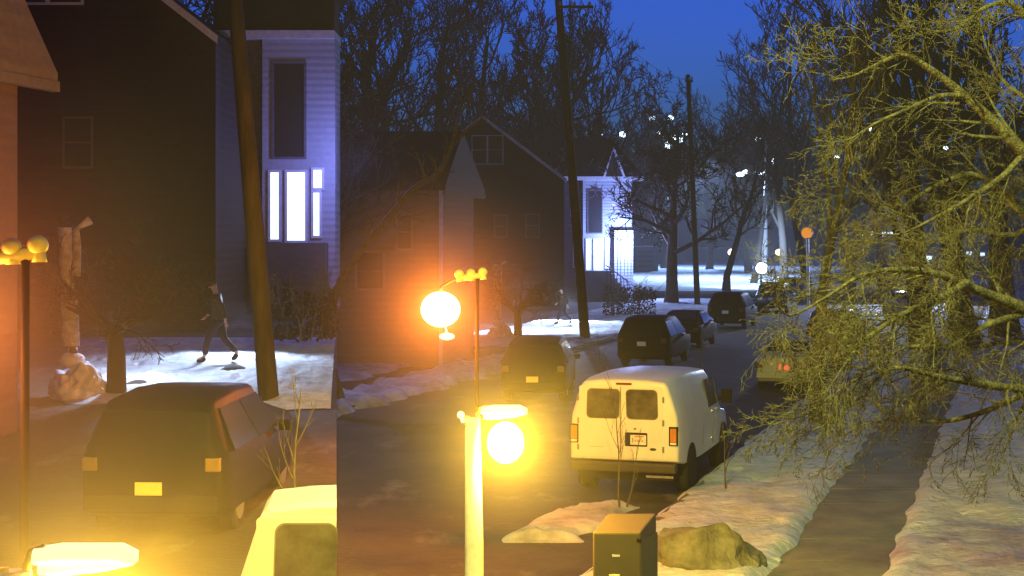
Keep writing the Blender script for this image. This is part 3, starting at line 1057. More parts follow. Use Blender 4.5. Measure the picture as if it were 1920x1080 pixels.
def utility_pole(Pf, pts, label, Y, arm=None, gz=0, r=.19, name="utility_pole"):
    top, bot = Pf(*pts[0], Y), Pf(*pts[1], Y)
    root = thing(name, label, "utility pole", (bot.x, bot.y, gz), 0)
    bm = BM()
    tube(bm, [(bot.x, bot.y, gz - .1), bot.lerp(top, .5), top], [r * 1.15, r, r * .8], 12)
    obj("pole", bm, M_pole, root, True)
    if arm:
        ab = BM()
        pbox(ab, Pf, arm[0], arm[1], arm[2], arm[2] + 5, Y, .12, .3)
        a = obj("crossarm", ab, M_barkm, root)
        for k in range(3):
            ib = BM()
            c = Pf(arm[0] + (arm[1] - arm[0]) * (.1 + .4 * k), arm[2], Y)
            tube(ib, [(c.x, c.y - .24, c.z), (c.x, c.y - .24, c.z + .1), (c.x, c.y - .24, c.z + .17)], [.05, .07, .03], 8)
            obj("insulator", ib, M_trim, a)
        bb = BM()
        tube(bb, [Pf((arm[0] * .3 + arm[1] * .7), arm[2] + 5, Y) - Vector((0, .3, 0)), Pf(pts[0][0] + 3, arm[2] + 26, Y) - Vector((0, .15, 0))], .03, 5)
        obj("brace", bb, M_barkm, root)
    return root


utility_pole(P, [(1044, -40), (1098, 640)], "leaning wooden utility pole with crossarm between the brown house and the pale house", 69, (1042, 1112, 12))
utility_pole(P, [(1290, 140), (1308, 575)], "second wooden utility pole beside the spreading street tree", 99, (1284, 1298, 150), r=.16)
utility_pole(PL, [(1068, 280), (1099, 636)], "thick wooden utility pole at the right end of the raised snow patch", 69, gz=gl(0, 69 / ZL), r=.17)

cq = PL(1010, 430, 104)
bare_tree(301, cq.x, 52.5, 19, .4, "dark bare tree mass rising behind the brown house of the raised street", kids=(20, 9, 6, 4), rmin=.03, clear=.15)
cq = PL(1090, 430, 104)
bare_tree(302, cq.x, 52.8, 19, .4, "dark bare tree mass behind the utility pole of the raised street", kids=(20, 9, 6, 4), rmin=.03, clear=.15)

# overhead wires
cb = bpy.data.curves.new("c", 'CURVE')
bpy.data.curves.remove(cb)
for i, (a, b, lab) in enumerate([(P(1110, 15, 69), P(1296, 152, 99), "thin wire from the crossarm to the second utility pole"),
                                 (P(1050, 60, 69), P(1290, 175, 99), "lower thin wire between the two utility poles")]):
    bm = BM()
    pts = [a.lerp(b, k / 12) - Vector((0, 0, .7 * math.sin(math.pi * k / 12))) for k in range(13)]
    tube(bm, pts, .012, 4)
    tag(obj("overhead_wire", bm, M_blk), lab, "wire", "overhead wires")


# ------------------------------------------------------------------ lamps
def globe_lamp(Pf, label, gz, glow, with_globe=True):
    Y = 25
    b = Pf(893, 1000, Y)
    root = thing("street_lamp", label, "street lamp", (b.x, b.y, gz))
    sc = 1.0
    top = Pf(895, 520, Y)
    bm = BM()
    tube(bm, [(b.x, b.y, gz), (b.x, b.y, gz + .3), (b.x, b.y, gz + .32), (top.x, b.y, top.z)], [.07, .07, .035, .028], 12)
    obj("post", bm, M_blk, root, True)
    ab = BM()
    tube(ab, [Pf(858, 523, Y), Pf(880, 519, Y), Pf(906, 516, Y)], [.045, .05, .045], 10)
    arm = obj("bracket", ab, M_knob, root, True)
    for (u, v, r1) in ((861, 514, 9), (883, 512, 8.5), (905, 510, 9)):
        kb = BM()
        px = Y / F if Pf is P else Y / F
        c = Pf(u, v, Y)
        r_ = r1 * Y / F
        ball(kb, c, r_, 1, 1, .95)
        d = Pf(u + 1.5, v + 14, Y)
        tube(kb, [c, Vector((d.x, d.y, d.z + .03)), d], [r_ * .7, r_ * .62, r_ * .75], 12)
        obj("knob", kb, M_knob, arm, True)
    ga = BM()
    c = Pf(826, 580, Y)
    tube(ga, [Pf(862, 520, Y) + Vector((0, .1, 0)), Pf(850, 525, Y) + Vector((0, .1, 0)), Vector((c.x, c.y, c.z + .34)), Vector((c.x, c.y, c.z + .26))], [.02, .02, .02, .03], 8)
    obj("arm", ga, M_cab, root, True)
    gb = BM()
    ball(gb, c, .297, 1, 1, .9, 4)
    obj("globe", gb, glow, root, True)
    lamp_halo(c, 2.5, .055 if Pf is P else .05, "orange lamp")
    point("globe_light", c, (1.0, 0.19, 0.006), 900 if Pf is P else 260, .08)
    lb = BM()
    ball(lb, Pf(838, 631, Y), .085, 1.35, 1, .62, 3)
    tube(lb, [Pf(838, 626, Y), Vector((c.x + .06, c.y, c.z - .2))], .012, 6)
    obj("lens", lb, emis("reflection_bead_small", (1.0, 0.4, .12), 9.0) if Pf is P else E_bead, root, True)  # glowing bead stands in for the globe's second reflection
    return root


def post_lamp(Pf, label, gz, glow, post=True):
    Y = 18
    b = Pf(889, 1000, Y)
    root = thing("street_lamp", label, "street lamp", (b.x, b.y, gz))
    t_ = Pf(886, 783, Y)
    k_ = Y / F
    if True:
        bm = BM()
        tube(bm, [(b.x + .01, b.y, gz), (b.x, b.y, gz + .1), (b.x, b.y, gz + 1.2), (t_.x, t_.y, t_.z)], [.13, .108, .1, .082], 24)
        obj("post", bm, mat("lamp_post_white", (.8, .8, .78), .4), root, True)
    hb = BM()
    M_head = mat("lamp_head_glow", (.8, .8, .7), .4, emit=(1.0, .93, .5), estr=1.1)  # emission added to brighten the head's unlit top
    tube(hb, [Pf(903, 776, Y), Pf(905, 770, Y), Pf(925, 768, Y), Pf(975, 768, Y), Pf(984, 772, Y), Pf(987, 776, Y)],
         [.02, .042, .05, .05, .045, .015], 14)
    for v in hb.verts:
        v.co.y = b.y + (v.co.y - b.y) * 2.0
    head = obj("lamp_head", hb, M_head, root, True)
    ub = BM()
    tube(ub, [Pf(906, 781, Y), Pf(925, 781, Y), Pf(960, 778, Y), Pf(982, 777, Y)], [.03, .035, .03, .01], 12)
    obj("reflector", ub, M_head, head, True)
    nb = BM()
    tube(nb, [Pf(895, 795, Y), Pf(896, 778, Y), Pf(900, 768, Y), Pf(912, 764, Y)], [.022, .024, .028, .03], 10)
    obj("neck", nb, M_knob, root, True)
    sb = BM()
    tube(sb, [Pf(877, 797, Y), Pf(876, 788, Y), Pf(876, 780, Y)], [.05, .03, .03], 10)
    obj("stub", sb, M_knob, root, True)
    kb = BM()
    ball(kb, Pf(864, 778, Y), .042)
    tube(kb, [Pf(864, 778, Y), Pf(868, 790, Y), Pf(878, 788, Y)], [.025, .025, .02], 8)
    obj("knob", kb, M_head, root, True)
    gb = BM()
    ball(gb, Pf(948, 830, Y), .222, .9, 1, 1.02, 4)
    obj("globe", gb, glow, root, True)  # ball stands in for the bloom under the lamp head
    lamp_halo(Pf(948, 830, Y), 2.2, .030 if Pf is P else .085, "white lamp")
    point("globe_light", Pf(948, 830, Y), (1.0, 0.54, 0.03), 1300 if Pf is P else 420, .08)
    return root


post_lamp(P, "white lamp post with flat head and amber ball of bloom before the white van", 0, E_ye)
globe_lamp(P, "slim lamp post with three yellow knobs and huge glaring orange globe", 0, E_or)
E_or2 = globe_mat("sodium_globe_orange_small", (1.0, 0.45, 0.25), 6.0)
E_ye2 = globe_mat("amber_bloom_ball_small", (1.0, 0.6, 0.25), 6.0)
post_lamp(PL, "flat white lamp head glowing at the bottom left corner", gl(0, 8), E_ye2)
globe_lamp(PL, "yellow-knobbed lamp bracket in orange glare at the left picture edge", gl(0, 11.2), E_or2)


# pale pillar in the snow (both places)
def pillar(Pf, label, gz):
    Y = 70
    b = Pf(934, 632, Y)
    root = thing("porch_pillar", label, "pillar", (b.x, b.y, gz))
    rb = BM()
    tube(rb, [Pf(933, 594, Y), Pf(932, 560, Y), Pf(929, 530, Y), Pf(928, 495, Y)], [.16, .15, .12, .13], 10)
    for v in rb.verts:
        v.co += Vector((noise.noise(v.co * 3) * .06, 0, 0))
    obj("shaft", rb, M_pillar, root, True)
    sb = BM()
    tube(sb, [Pf(938, 536, Y), Pf(938, 512, Y), Pf(937, 498, Y), Pf(941, 494, Y), Pf(949, 489, Y)], [.07, .08, .07, .05, .09], 8)
    obj("hook", sb, M_pillar, root, True)
    nb = BM()
    tube(nb, [Pf(934, 604, Y), Pf(935, 600, Y), Pf(935, 594, Y)], [.06, .1, .06], 8)
    obj("collar", nb, M_cab, root, True)
    hb = BM()
    ball(hb, Pf(934, 606, Y), .22, 1.1, 1, .7)
    hc = Pf(939, 630, Y)
    g_ = bmesh.ops.create_icosphere(hb, subdivisions=5, radius=1)
    for v in g_['verts']:
        d = v.co.copy()
        n_ = 1 + .34 * noise.noise(d * 1.7 + Vector((3, 1, 0))) + .2 * noise.noise(d * 4.1) + .09 * noise.noise(d * 9)
        v.co = Vector((hc.x + d.x * .46 * n_ * (1.25 - .35 * d.z), hc.y + d.y * .5 * n_, gz + .02 + max(-.05, d.z * .62 * n_)))
    o = obj("snow_heap", hb, M_snow, None, True)
    tag(o, "lumpy snow heap " + ("round the foot of the pale pillar between lamp and dark tree" if Pf is P else "round the taller pale pillar on the raised street"), "snow heap")
    return root


pillar(P, "narrow pale pillar with hooked top standing in the small lit snow yard", 0)
pillar(PL, "tall pale pillar with hooked top on the raised snow patch at left", gl(0, 70 / ZL))


M_mossy = mat("mossy_bark", (.035, .03, .012), .95)


# dark trees in front of the snow, bent tree, short post, dark mound
def skinned(name, verts, edges, rads, m, par, sub=2, root=0):
    me = bpy.data.meshes.new(name)
    me.from_pydata([Vector(v) for v in verts], edges, [])
    me.materials.append(m)
    o = bpy.data.objects.new(name, me)
    COL.objects.link(o)
    o.parent = par
    sk = o.modifiers.new("skin", 'SKIN')
    sk.use_smooth_shade = True
    for k, r_ in enumerate(rads):
        d = me.skin_vertices[0].data[k]
        d.radius = r_ if isinstance(r_, tuple) else (r_, r_)
        d.use_root = (k == root)
    ss = o.modifiers.new("sub", 'SUBSURF')
    ss.levels = ss.render_levels = sub
    return o


M_skin = mat("skin", (.42, .26, .18), .6)
M_coat = mat("dark_olive_coat", (.03, .027, .012), .9)
M_trou = mat("dark_blue_trousers", (.009, .009, .02), .9)
M_hat = mat("dark_knit_hat", (.02, .018, .016), .95)


def person(label, loc):
    root = thing("person", label, "person", loc)
    LOCAL[0] = True
    V_ = [(0, 0, .95), (-.03, 0, 1.12), (-.05, 0, 1.32), (-.07, 0, 1.46), (-.09, 0, 1.54), (-.12, 0, 1.61), (-.12, 0, 1.69)]
    E_ = [(0, 1), (1, 2), (2, 3), (3, 4), (4, 5), (5, 6)]
    R_ = [(.13, .1), (.12, .09), (.15, .1), (.06, .06), (.055, .055), (.085, .075), (.075, .07)]

    def chain(start, pts, rr_):
        p = start
        for q, r_ in zip(pts, rr_):
            V_.append(q)
            R_.append(r_)
            E_.append((p, len(V_) - 1))
            p = len(V_) - 1
        return p
    chain(0, [(-.02, -.1, .88), (-.22, -.1, .52), (-.30, -.1, .12), (-.46, -.1, .05)], [.085, .06, .042, .035])
    chain(0, [(.02, .1, .88), (.08, .1, .5), (.36, .1, .2), (.27, .1, .06)], [.085, .06, .042, .035])
    for sy, el, wr in ((1, (-.12, .27, 1.14), (-.30, .25, .99)), (-1, (.13, -.27, 1.15), (.18, -.26, .91))):
        w_ = chain(2, [(-.05, .2 * sy, 1.4), el, wr], [.055, .042, .027])
        d = (Vector(wr) - Vector(el)).normalized()
        palm = Vector(wr) + d * .07
        pm = chain(w_, [tuple(palm)], [(.032, .018)])
        for k in range(4):
            o_ = Vector((.016 * (k - 1.5), 0, 0))
            f1 = palm + d * .035 + o_ * 1.4
            f2 = f1 + d * (.034, .04, .036, .026)[k] + Vector((0, -.012 * sy, -.006))
            chain(pm, [tuple(f1), tuple(f2)], [.009, .008])
        th = Vector(wr) + d * .03 + Vector((-.035, 0, .0))
        chain(w_, [tuple(th), tuple(th + d * .03)], [.011, .009])
    body = skinned("body", V_, E_, R_, M_skin, root)
    skinned("coat", [(0, 0, .80), (-.01, 0, .95), (-.04, 0, 1.15), (-.06, 0, 1.38), (-.07, 0, 1.47), (-.05, .2, 1.4), (-.12, .27, 1.14), (-.28, .252, 1.0), (-.05, -.2, 1.4), (.13, -.27, 1.15), (.175, -.262, .94)],
            [(0, 1), (1, 2), (2, 3), (3, 4), (3, 5), (5, 6), (6, 7), (3, 8), (8, 9), (9, 10)],
            [(.19, .15), (.18, .145), (.17, .14), (.19, .14), (.085, .085), .085, .068, .05, .085, .068, .05], M_coat, body)
    skinned("trousers", [(0, 0, .95), (-.03, -.1, .86), (-.22, -.1, .52), (-.295, -.1, .15), (.02, .1, .86), (.08, .1, .5), (.35, .1, .22)],
            [(0, 1), (1, 2), (2, 3), (0, 4), (4, 5), (5, 6)], [(.15, .12), .105, .08, .065, .105, .08, .065], M_trou, body)
    for pts in ([(-.29, -.1, .13), (-.32, -.1, .05), (-.47, -.1, .04)], [(.37, .1, .19), (.33, .1, .11), (.25, .1, .05)]):
        skinned("boot", pts, [(0, 1), (1, 2)], [.06, .058, .042], M_blk, body)
    skinned("hat", [(-.115, 0, 1.67), (-.11, 0, 1.75)], [(0, 1)], [(.1, .09), (.06, .055)], M_hat, body)
    for sy in (-1, 1):
        b = BM()
        ball(b, (-.195, .032 * sy, 1.63), .011)
        obj("eye", b, M_blk, body)
        b = BM()
        ball(b, (-.115, .085 * sy, 1.615), .025, .8, .4, 1.2)
        obj("ear", b, M_skin, body)
    b = BM()
    ball(b, (-.21, 0, 1.605), .016, 1.3, .8, 1.2)
    obj("nose", b, M_skin, body)
    b = BM()
    ball(b, (-.195, 0, 1.568), .02, .4, 1.2, .25)
    obj("mouth", b, mat("lips", (.3, .12, .1), .6), body)
    LOCAL[0] = False
    return root


def yard(Pf, gz, tags):
    Y = 71
    c = Pf(971, 633, Y - 1)
    t = Tree(71)
    t.tube([Vector((c.x, c.y, gz - .1)), Pf(971, 600, Y - 1), Pf(968, 575, Y - 1)], [.2, .17, .15], 9, 0)
    top = Pf(968, 585, Y - 1)
    for k in range(16):
        a = t.r.uniform(0, 2 * math.pi)
        t.grow(top.copy(), Vector((math.cos(a) * .9, math.sin(a) * .9, t.r.uniform(.2, 1.2))), t.r.uniform(1.2, 2.0), .06, 1, 4, up=.05, wob=.3, kids=(5, 6, 5, 4), ang=.9, shrink=.6, rmin=.012)
    t.build("round_tree", tags[0], "tree", M_mossy, M_hedge, (c.x, c.y, gz))
    fp = Pf(1057, 613, 79.1)
    person(tags[1], (fp.x, fp.y, (0 if Pf is P else gl(0, fp.y)) + .13))
    for (u, v, rx, lab, yy) in ((1068, 604, 15, tags[3], Y + 6), (986, 622, 11, tags[4], Y + 1.5)):  # first mound is a shadow on the snow, built as a dark lump
        p = Pf(u, v, yy)
        p.z = .09 if Pf is P else gl(0, p.y) + .07
        bm = BM()
        ball(bm, p, rx * Y / F, 1, 1.2, .32, 3)
        for v_ in bm.verts:
            v_.co += Vector((0, 0, noise.noise(v_.co * 2.5) * .07))
        tag(obj("shade_or_soil_mound", bm, mat("soil_and_shade", (.04, .035, .02), .95), None, True), lab, "mound")


yard(P, 0, ["small dark round-crowned tree before the lit snow yard", "small dark person striding left across the lit snow yard in the wide view",
            "", "low dark mound standing in for shadow right of the walking person in the snow yard",
            "low dark soil mound at the foot of the round-crowned tree"])
yard(PL, gl(0, 71 / ZL), ["large dark round-crowned tree in front of the raised snow patch", "larger dark person striding left across the raised snow patch",
                         "", "dark mound standing in for shadow right of the person on the raised snow patch",
                         "dark soil mound touching the large round-crowned tree trunk"])

# ------------------------------------------------------------------ cars


def loft(st):
    """st: list of cross sections (lists of points, same count), closed with end caps; open underneath is closed too"""
    bm = BM()
    rings = [[bm.verts.new(p) for p in s] for s in st]
    n = len(st[0])
    for i in range(len(rings) - 1):
        for k in range(n):
            bm.faces.new([rings[i][k], rings[i][(k + 1) % n], rings[i + 1][(k + 1) % n], rings[i + 1][k]])
    bm.faces.new(rings[0][::-1])
    bm.faces.new(rings[-1])
    return bm


def wheel(root, x, y, r, side, wd=.2):
    bm = BM()
    tube(bm, [(x - wd / 2, y, r), (x - wd / 2 + .03, y, r), (x + wd / 2 - .03, y, r), (x + wd / 2, y, r)], [r * .93, r, r, r * .93], 24)
    ty = obj("wheel", bm, M_rub, root)
    bm = BM()
    xo = x + side * (wd / 2)
    tube(bm, [(xo, y, r), (xo + side * .012, y, r), (xo + side * .02, y, r)], [r * .62, r * .6, r * .3], 18)
    obj("rim", bm, M_rim, ty)


def sect(y, zb, zs, zr, wb, wt, ws=None):
    """closed ring, looking along the car: bottom, side, shoulder, top"""
    ws = ws or wb
    z = lambda a: a
    half = [(wb * .93, zb), (ws, zb + .1), (ws, zb + (zs - zb) * .6), (wb, zs), (wt, zr - .05), (wt * .9, zr - .012), (wt * .5, zr)]
    pts = [(x, y, zz) for x, zz in half] + [(-x, y, zz) for x, zz in half[::-1]]
    return pts


def car(label, pos, rz, paint, kind="sedan", plate=None, tails=None, group="cars parked along the street", W=.88, k=1.0, name="parked_car", z=0.0, heads=False):
    """rear of the car at y=0 facing the viewer, front towards +y"""
    root = thing(name, label, "car" if kind != "pickup" else "pickup truck", pos, rz, group)
    LOCAL[0] = True
    if kind == "sedan":
        L = 4.6
        st = [(0, .38, .8, .96, .72, .66), (.06, .3, .82, 1.02, .8, .7), (.25, .24, .84, 1.04, .86, .72), (.75, .22, .88, 1.07, .88, .72), (1.35, .22, .9, 1.40, .88, .62),
              (2.0, .22, .9, 1.45, .88, .62), (2.7, .22, .9, 1.42, .88, .62), (3.45, .22, .88, 1.0, .88, .74), (4.2, .25, .78, .88, .85, .7), (4.5, .3, .68, .78, .8, .66), (4.6, .36, .6, .7, .72, .6)]
        rw = ((.8, 1.1, .64), (1.3, 1.38, .55))
        zt, zp = .78, .72
    else:
        L = 4.5
        st = [(0, .42, .95, 1.08, .78, .7), (.05, .34, .98, 1.2, .84, .7), (.2, .28, 1.0, 1.55, .88, .66), (.45, .26, 1.0, 1.68, .9, .66), (1.5, .26, 1.0, 1.72, .9, .66),
              (2.5, .26, 1.0, 1.68, .9, .66), (3.3, .26, .98, 1.12, .9, .76), (4.1, .3, .9, 1.0, .87, .72), (4.4, .36, .8, .9, .82, .68), (4.5, .42, .7, .8, .76, .62)]
        rw = ((.055, 1.1, .66), (.3, 1.5, .58))
        zt, zp = .95, (.66 if plate is M_ploran else .82)
    body = obj("body", loft([sect(*s) for s in st]), paint, root, True)
    m = body.modifiers.new("b", 'BEVEL')
    m.width = .02
    m.segments = 2
    # rear window
    (ya, za, wa), (yb, zb, wb_) = rw
    bm = BM()
    o = Vector((0, -.03, .02))
    vs = [bm.verts.new(Vector(p) + o) for p in ((-wa, ya, za), (wa, ya, za), (wb_, yb, zb), (-wb_, yb, zb))]
    bm.faces.new(vs)
    r_ = bmesh.ops.extrude_face_region(bm, geom=bm.faces[:])
    for e in r_['geom']:
        if isinstance(e, bmesh.types.BMVert):
            e.co += Vector((0, .03, -.02))
    obj("rear_window", bm, M_glass, root)
    # side windows
    for sd in (-1, 1):
        bm = BM()
        if kind == "sedan":
            q = [(1.0, .96), (1.55, 1.32), (2.65, 1.33), (3.2, .98)]
        else:
            q = [(.4, 1.05), (.5, 1.55), (2.5, 1.55), (3.1, 1.06)]
        for (a0, a1, a2, a3) in ((q[0], q[1], ((q[1][0] + q[2][0]) / 2 - .04, q[2][1]), ((q[0][0] + q[3][0]) / 2 - .04, q[3][1])),
                                 (((q[0][0] + q[3][0]) / 2 + .04, q[0][1]), ((q[1][0] + q[2][0]) / 2 + .04, q[1][1]), q[2], q[3])):
            lo, hi = (.9, .66) if kind == "sedan" else (.915, .70)
            pts = [(sd * lo, a0[0], a0[1]), (sd * hi, a1[0], a1[1]), (sd * hi, a2[0], a2[1]), (sd * lo, a3[0], a3[1])]
            poly(bm, pts, (sd * .012, 0, 0.01))
        obj("side_window", bm, M_glass, root)
        wr = .31 if kind == "sedan" else .36
        for yy in (.9, 3.6):
            wheel(root, sd * .76, yy, wr, sd)
        bm = BM()
        box(bm, sd * .74 - .09, sd * .74 + .09, -.025, .08, zt - .1, zt + .06)
        obj("tail_light", bevel(bm, .015), tails or M_redl, root)
        bm = BM()
        box(bm, sd * 1.0 - .08, sd * 1.0 + .08, 3.0, 3.12, .98, 1.12)
        obj("mirror", bevel(bm, .02), paint, root)
        bm = BM()
        ball(bm, (sd * .62, L - .04, .62), .1, 1.2, .5, .8, 2)
        obj("headlight", bm, M_chr, root)
    bm = BM()
    box(bm, -.8, .8, -.07, .1, .38, .56)
    obj("bumper", bevel(bm, .03), paint if kind == "sedan" else M_blk, root)
    bm = BM()
    box(bm, -.15, .15, -.045, -.02, zp - .08, zp + .07) if plate is not M_ploran else box(bm, -.17, .15, -.095, -.07, zp - .08, zp + .07)
    obj("number_plate", bm, plate or M_plate, root)
    LOCAL[0] = False
    return root


# rear faces placed by picture position of the tyres
def on(u, v):
    p = G(u, v)
    return (p.x, p.y, 0)


RZ = -STA
car("dark hatchback with glowing orange plate in amber light behind the lamp post", on(999, 757), RZ * .35, M_carb, "suv", M_ploran, mat("dull_amber_lens", (.3, .16, .05), .4))
car("black boxy car with small pale plate parked ahead of the hatchback", on(1203, 690), RZ, M_carb, "suv", M_plate)
car("low black car hidden behind the black boxy car", on(1268, 655), RZ, M_carb, "sedan")
car("dark car with one orange tail light glowing beside the bright snow", on(1360, 618), RZ, M_carb, "suv", None)
c = G(1405, 588)
car("navy car close to the white floodlight", (c.x + 1.2, c.y, 0), RZ, M_carbl, "suv", None)
car("car painted navy for its blue light under the round orange sign", on(1478, 562), RZ, M_carbl, "sedan")
car("gold sedan with glowing red plate parked under the drooping twigs", on(1471, 735), RZ, M_carg, "sedan", M_plpink)
car("maroon car parked ahead of the gold sedan behind the twigs", (street(-6.9, 60).x, 60, 0), RZ, M_carr, "suv", M_plate)
car("white car glimpsed through the twigs at the right", on(1684, 602), RZ * 1.5, M_carw, "sedan")
car("pale car far behind the twigs near the sidewalk end", on(1560, 560), RZ, M_carw, "sedan")
# the lit tail light
bm = BM()
ball(bm, P(1413, 567, 78), .13, 1.3, .5, .8, 2)
bm.free()
p = PL(999, 750, 44)
car("dark hatchback with glowing orange plate on the raised street at left", (PL(1000, 700, 44).x, p.y, gl(0, p.y)), RZ * .2, M_carb, "suv", M_ploran, mat("dull_amber_lens", (.3, .16, .05), .4))


# ------------------------------------------------------------------ the white van
def ring(y, zb, zt, wb, wm, wt, zm, x0=None):
    half = [(wb, zb), (wb + .0, zb + .12), (wm, zm), (wm - .03, zm + (zt - zm) * .35), (wt, zt - .12), (wt - .06, zt - .035), (wt * .55, zt), (0.02, zt + .008)]
    pts = [(x, y, z) for x, z in half] + [(-x, y, z) for x, z in half[::-1]]
    if x0 is not None:
        pts = [(min(x, x0 - .107 * y), y, z) for x, y, z in pts]
        # keep the ring simple after clipping
    return pts


def van(label, pos, rz, xcut=None):
    root = thing("parked_van", label, "van", pos, rz)
    LOCAL[0] = True
    zb = .66
    st = [ring(0.0, zb, 2.0, .93, .935, .74, 1.1, xcut), ring(.04, zb - .02, 2.045, .965, .97, .78, 1.1, xcut), ring(.5, zb - .1, 2.08, .985, .99, .8, 1.1, xcut),
          ring(2.0 if xcut is None else .62, zb - .15, 2.08, .99, 1.0, .81, 1.1, xcut)]
    if xcut is None:
        st += [ring(3.4, zb - .15, 2.02, .99, 1.0, .81, 1.1), ring(3.8, zb - .15, 1.93, .99, .995, .78, 1.1), ring(4.35, zb - .12, 1.32, .98, .97, .82, 1.02),
               ring(5.0, zb - .1, 1.2, .95, .93, .76, .98), ring(5.3, zb - .02, 1.08, .88, .86, .7, .9)]
    body = obj("body", loft(st), M_vanp, root, xcut is None)
    if xcut is None:
        m = body.modifiers.new("b", 'BEVEL')
        m.width = .025
        m.segments = 3
    X = (lambda x: x) if xcut is None else (lambda x: min(x, xcut - .004))

    def flat(name, x0, x1, z0, z1, m, par=root, y=-.012, t=.03, r=.0, taper=0.0, skew=0):
        x0, x1 = X(x0), X(x1)
        if x1 - x0 < .01:
            return None
        bm = BM()
        n = 6
        if r > 0:
            pts = []
            for (cx, cz, a0) in ((x1 - r, z1 - r, 0), (x0 + r, z1 - r, 90), (x0 + r, z0 + r, 180), (x1 - r, z0 + r, 270)):
                for k in range(n + 1):
                    a = R(a0 + 90 * k / n)
                    pts.append((cx + r * math.cos(a), y, cz + r * math.sin(a)))
        else:
            pts = [(x1, y, z1), (x0, y, z1), (x0, y, z0), (x1, y, z0)]
        pts = [(px + (skew * (pz - z0)), py, pz) for px, py, pz in pts]
        poly(bm, pts, (0, t, 0))
        return obj(name, bm, m, par)
    # two rear doors: slightly proud panels with windows
    for sd, x0, x1 in ((-1, -.80, -.07), (1, -.045, .68)):
        x0w, x1w = (-.66, -.09) if sd < 0 else (.06, .60)
        dr = flat("rear_door", x0, x1, .70, 1.93, M_vanp, y=-.012, t=.03, r=.03)
        if dr is None:
            continue
        flat("window_frame", x0w - .012, x1w + .012, 1.368, 1.892, M_seam, dr, y=-.020, t=.02, r=.08, skew=.03 if sd < 0 else -.03)
        flat("window", x0w, x1w, 1.38, 1.88, M_vglass, dr, y=-.026, t=.02, r=.08, skew=.03 if sd < 0 else -.03)
        if xcut is None:
            for z in (.86, 1.32, 1.72):
                xx = x0 - .02 if sd < 0 else x1 + .02
                flat("hinge", xx - .015, xx + .015, z - .05, z + .05, M_seam, dr, y=-.022, t=.02)
    flat("door_seam", -.066, -.049, .7, 1.93, M_seam, y=-.002, t=.004)
    if xcut is None:
        pk = flat("plate_recess", .02, .42, .90, 1.14, M_blk, y=-.018, t=.02, r=.02)
        pl_ = flat("number_plate", .12, .40, .93, 1.10, M_plate, y=-.027, t=.01, r=.01)
        flat("plate_print", .20, .36, 1.065, 1.085, M_plred, pl_, y=-.031, t=.004)
        for (x0, x1, z) in ((.15, .175, 1.03), (.15, .175, .99), (.20, .225, 1.0), (.24, .265, 1.0), (.28, .30, 1.0), (.32, .345, 1.0)):
            flat("plate_print", x0, x1, z - .022, z + .022, mat("plate_ink", (.45, .32, .2), .6), pl_, y=-.030, t=.004, r=.006)
        eb = BM()
        ball(eb, (.52, -.018, .86), .06, 1, .12, .42, 3)
        obj("badge", eb, mat("oval_badge_navy", (.03, .04, .07), .3), root, True)
        hb = BM()
        ball(hb, (.2, -.02, 1.205), .022, 1.2, .8, .8, 2)
        obj("lock", hb, M_seam, root, True)
        flat("trim_line", -.62, -.36, .87, .875, M_seam, y=-.0165, t=.008)
    for sd in (-1, 1):
        cx = sd * .885
        if xcut is not None and cx > xcut:
            continue
        tl = flat("tail_light", cx - .085, cx + .07, .93, 1.26, M_blk, y=-.02, t=.06, r=.012)
        flat("amber_lens", cx - .06, cx + .045, 1.0, 1.23, M_amb, tl, y=-.032, t=.02, r=.01)
        flat("reverse_lens", cx - .06, cx + .045, .95, .99, M_plate, tl, y=-.032, t=.02)
    # high stop lamp
    flat("stop_lamp", -.14, .14, 1.965, 2.0, M_redl if xcut is None else M_redl, y=-.02, t=.08, r=.01)
    # bumper, hitch, exhaust
    bm = BM()
    box(bm, -.93, X(.93), -.12, .1, .46, .62)
    obj("bumper", bevel(bm, .03), M_bump, root)
    if xcut is None:
        bm = BM()
        box(bm, .42, .9, -.135, -.118, .385, .425)
        obj("bumper_strip", bm, M_chr, root)
        bm = BM()
        box(bm, -.85, .85, .1, 4.6, .3, .52)
        obj("chassis", bm, M_blk, root)
        for yy in (1.05, 4.35):
            for sd in (-1, 1):
                wheel(root, sd * .86, yy, .37, sd, .22)
                ab = BM()
                tube(ab, [(sd * .985, yy, .44), (sd * 1.004, yy, .44)], .43, 28)
                obj("wheel_arch", ab, M_blk, root)
                wheel_y = yy
        # side windows front door + quarter
        for sd in (-1, 1):
            for (y0, y1) in ((2.75, 3.12), (3.18, 3.52)):
                bm = BM()
                poly(bm, [(sd * .985, y0, 1.32), (sd * .985, y1 + .1, 1.32), (sd * .88, y1, 1.82), (sd * .88, y0, 1.84)], (sd * .012, 0, .004))
                obj("side_window", bm, M_vglass, root)
            bm = BM()
            poly(bm, [(sd * .985, 3.72, 1.32), (sd * .985, 4.12, 1.32), (sd * .89, 3.85, 1.72), (sd * .89, 3.72, 1.78)], (sd * .012, 0, .004))
            obj("side_window", bm, M_vglass, root)
            bm = BM()
            for (y0, y1, z0, z1) in ((2.15, 2.165, .7, 1.9), (3.14, 3.155, .6, 1.9), (3.62, 3.635, .6, 1.9)):
                box(bm, sd * 1.0 - .004, sd * 1.0 + .004, y0, y1, z0, 1.1)
            obj("door_seam", bm, M_seam, root)
            for (yh, zh) in ((3.05, 1.22), (3.55, 1.22), (3.0, .72)):
                bm = BM()
                box(bm, sd * .99 - .03, sd * .99 + .03, yh - .05, yh + .05, zh - .02, zh + .02)
                obj("door_handle", bevel(bm, .01), M_chr, root)
            bm = BM()
            box(bm, sd * 1.13 - .1, sd * 1.13 + .1, 3.85, 3.98, 1.3, 1.56)
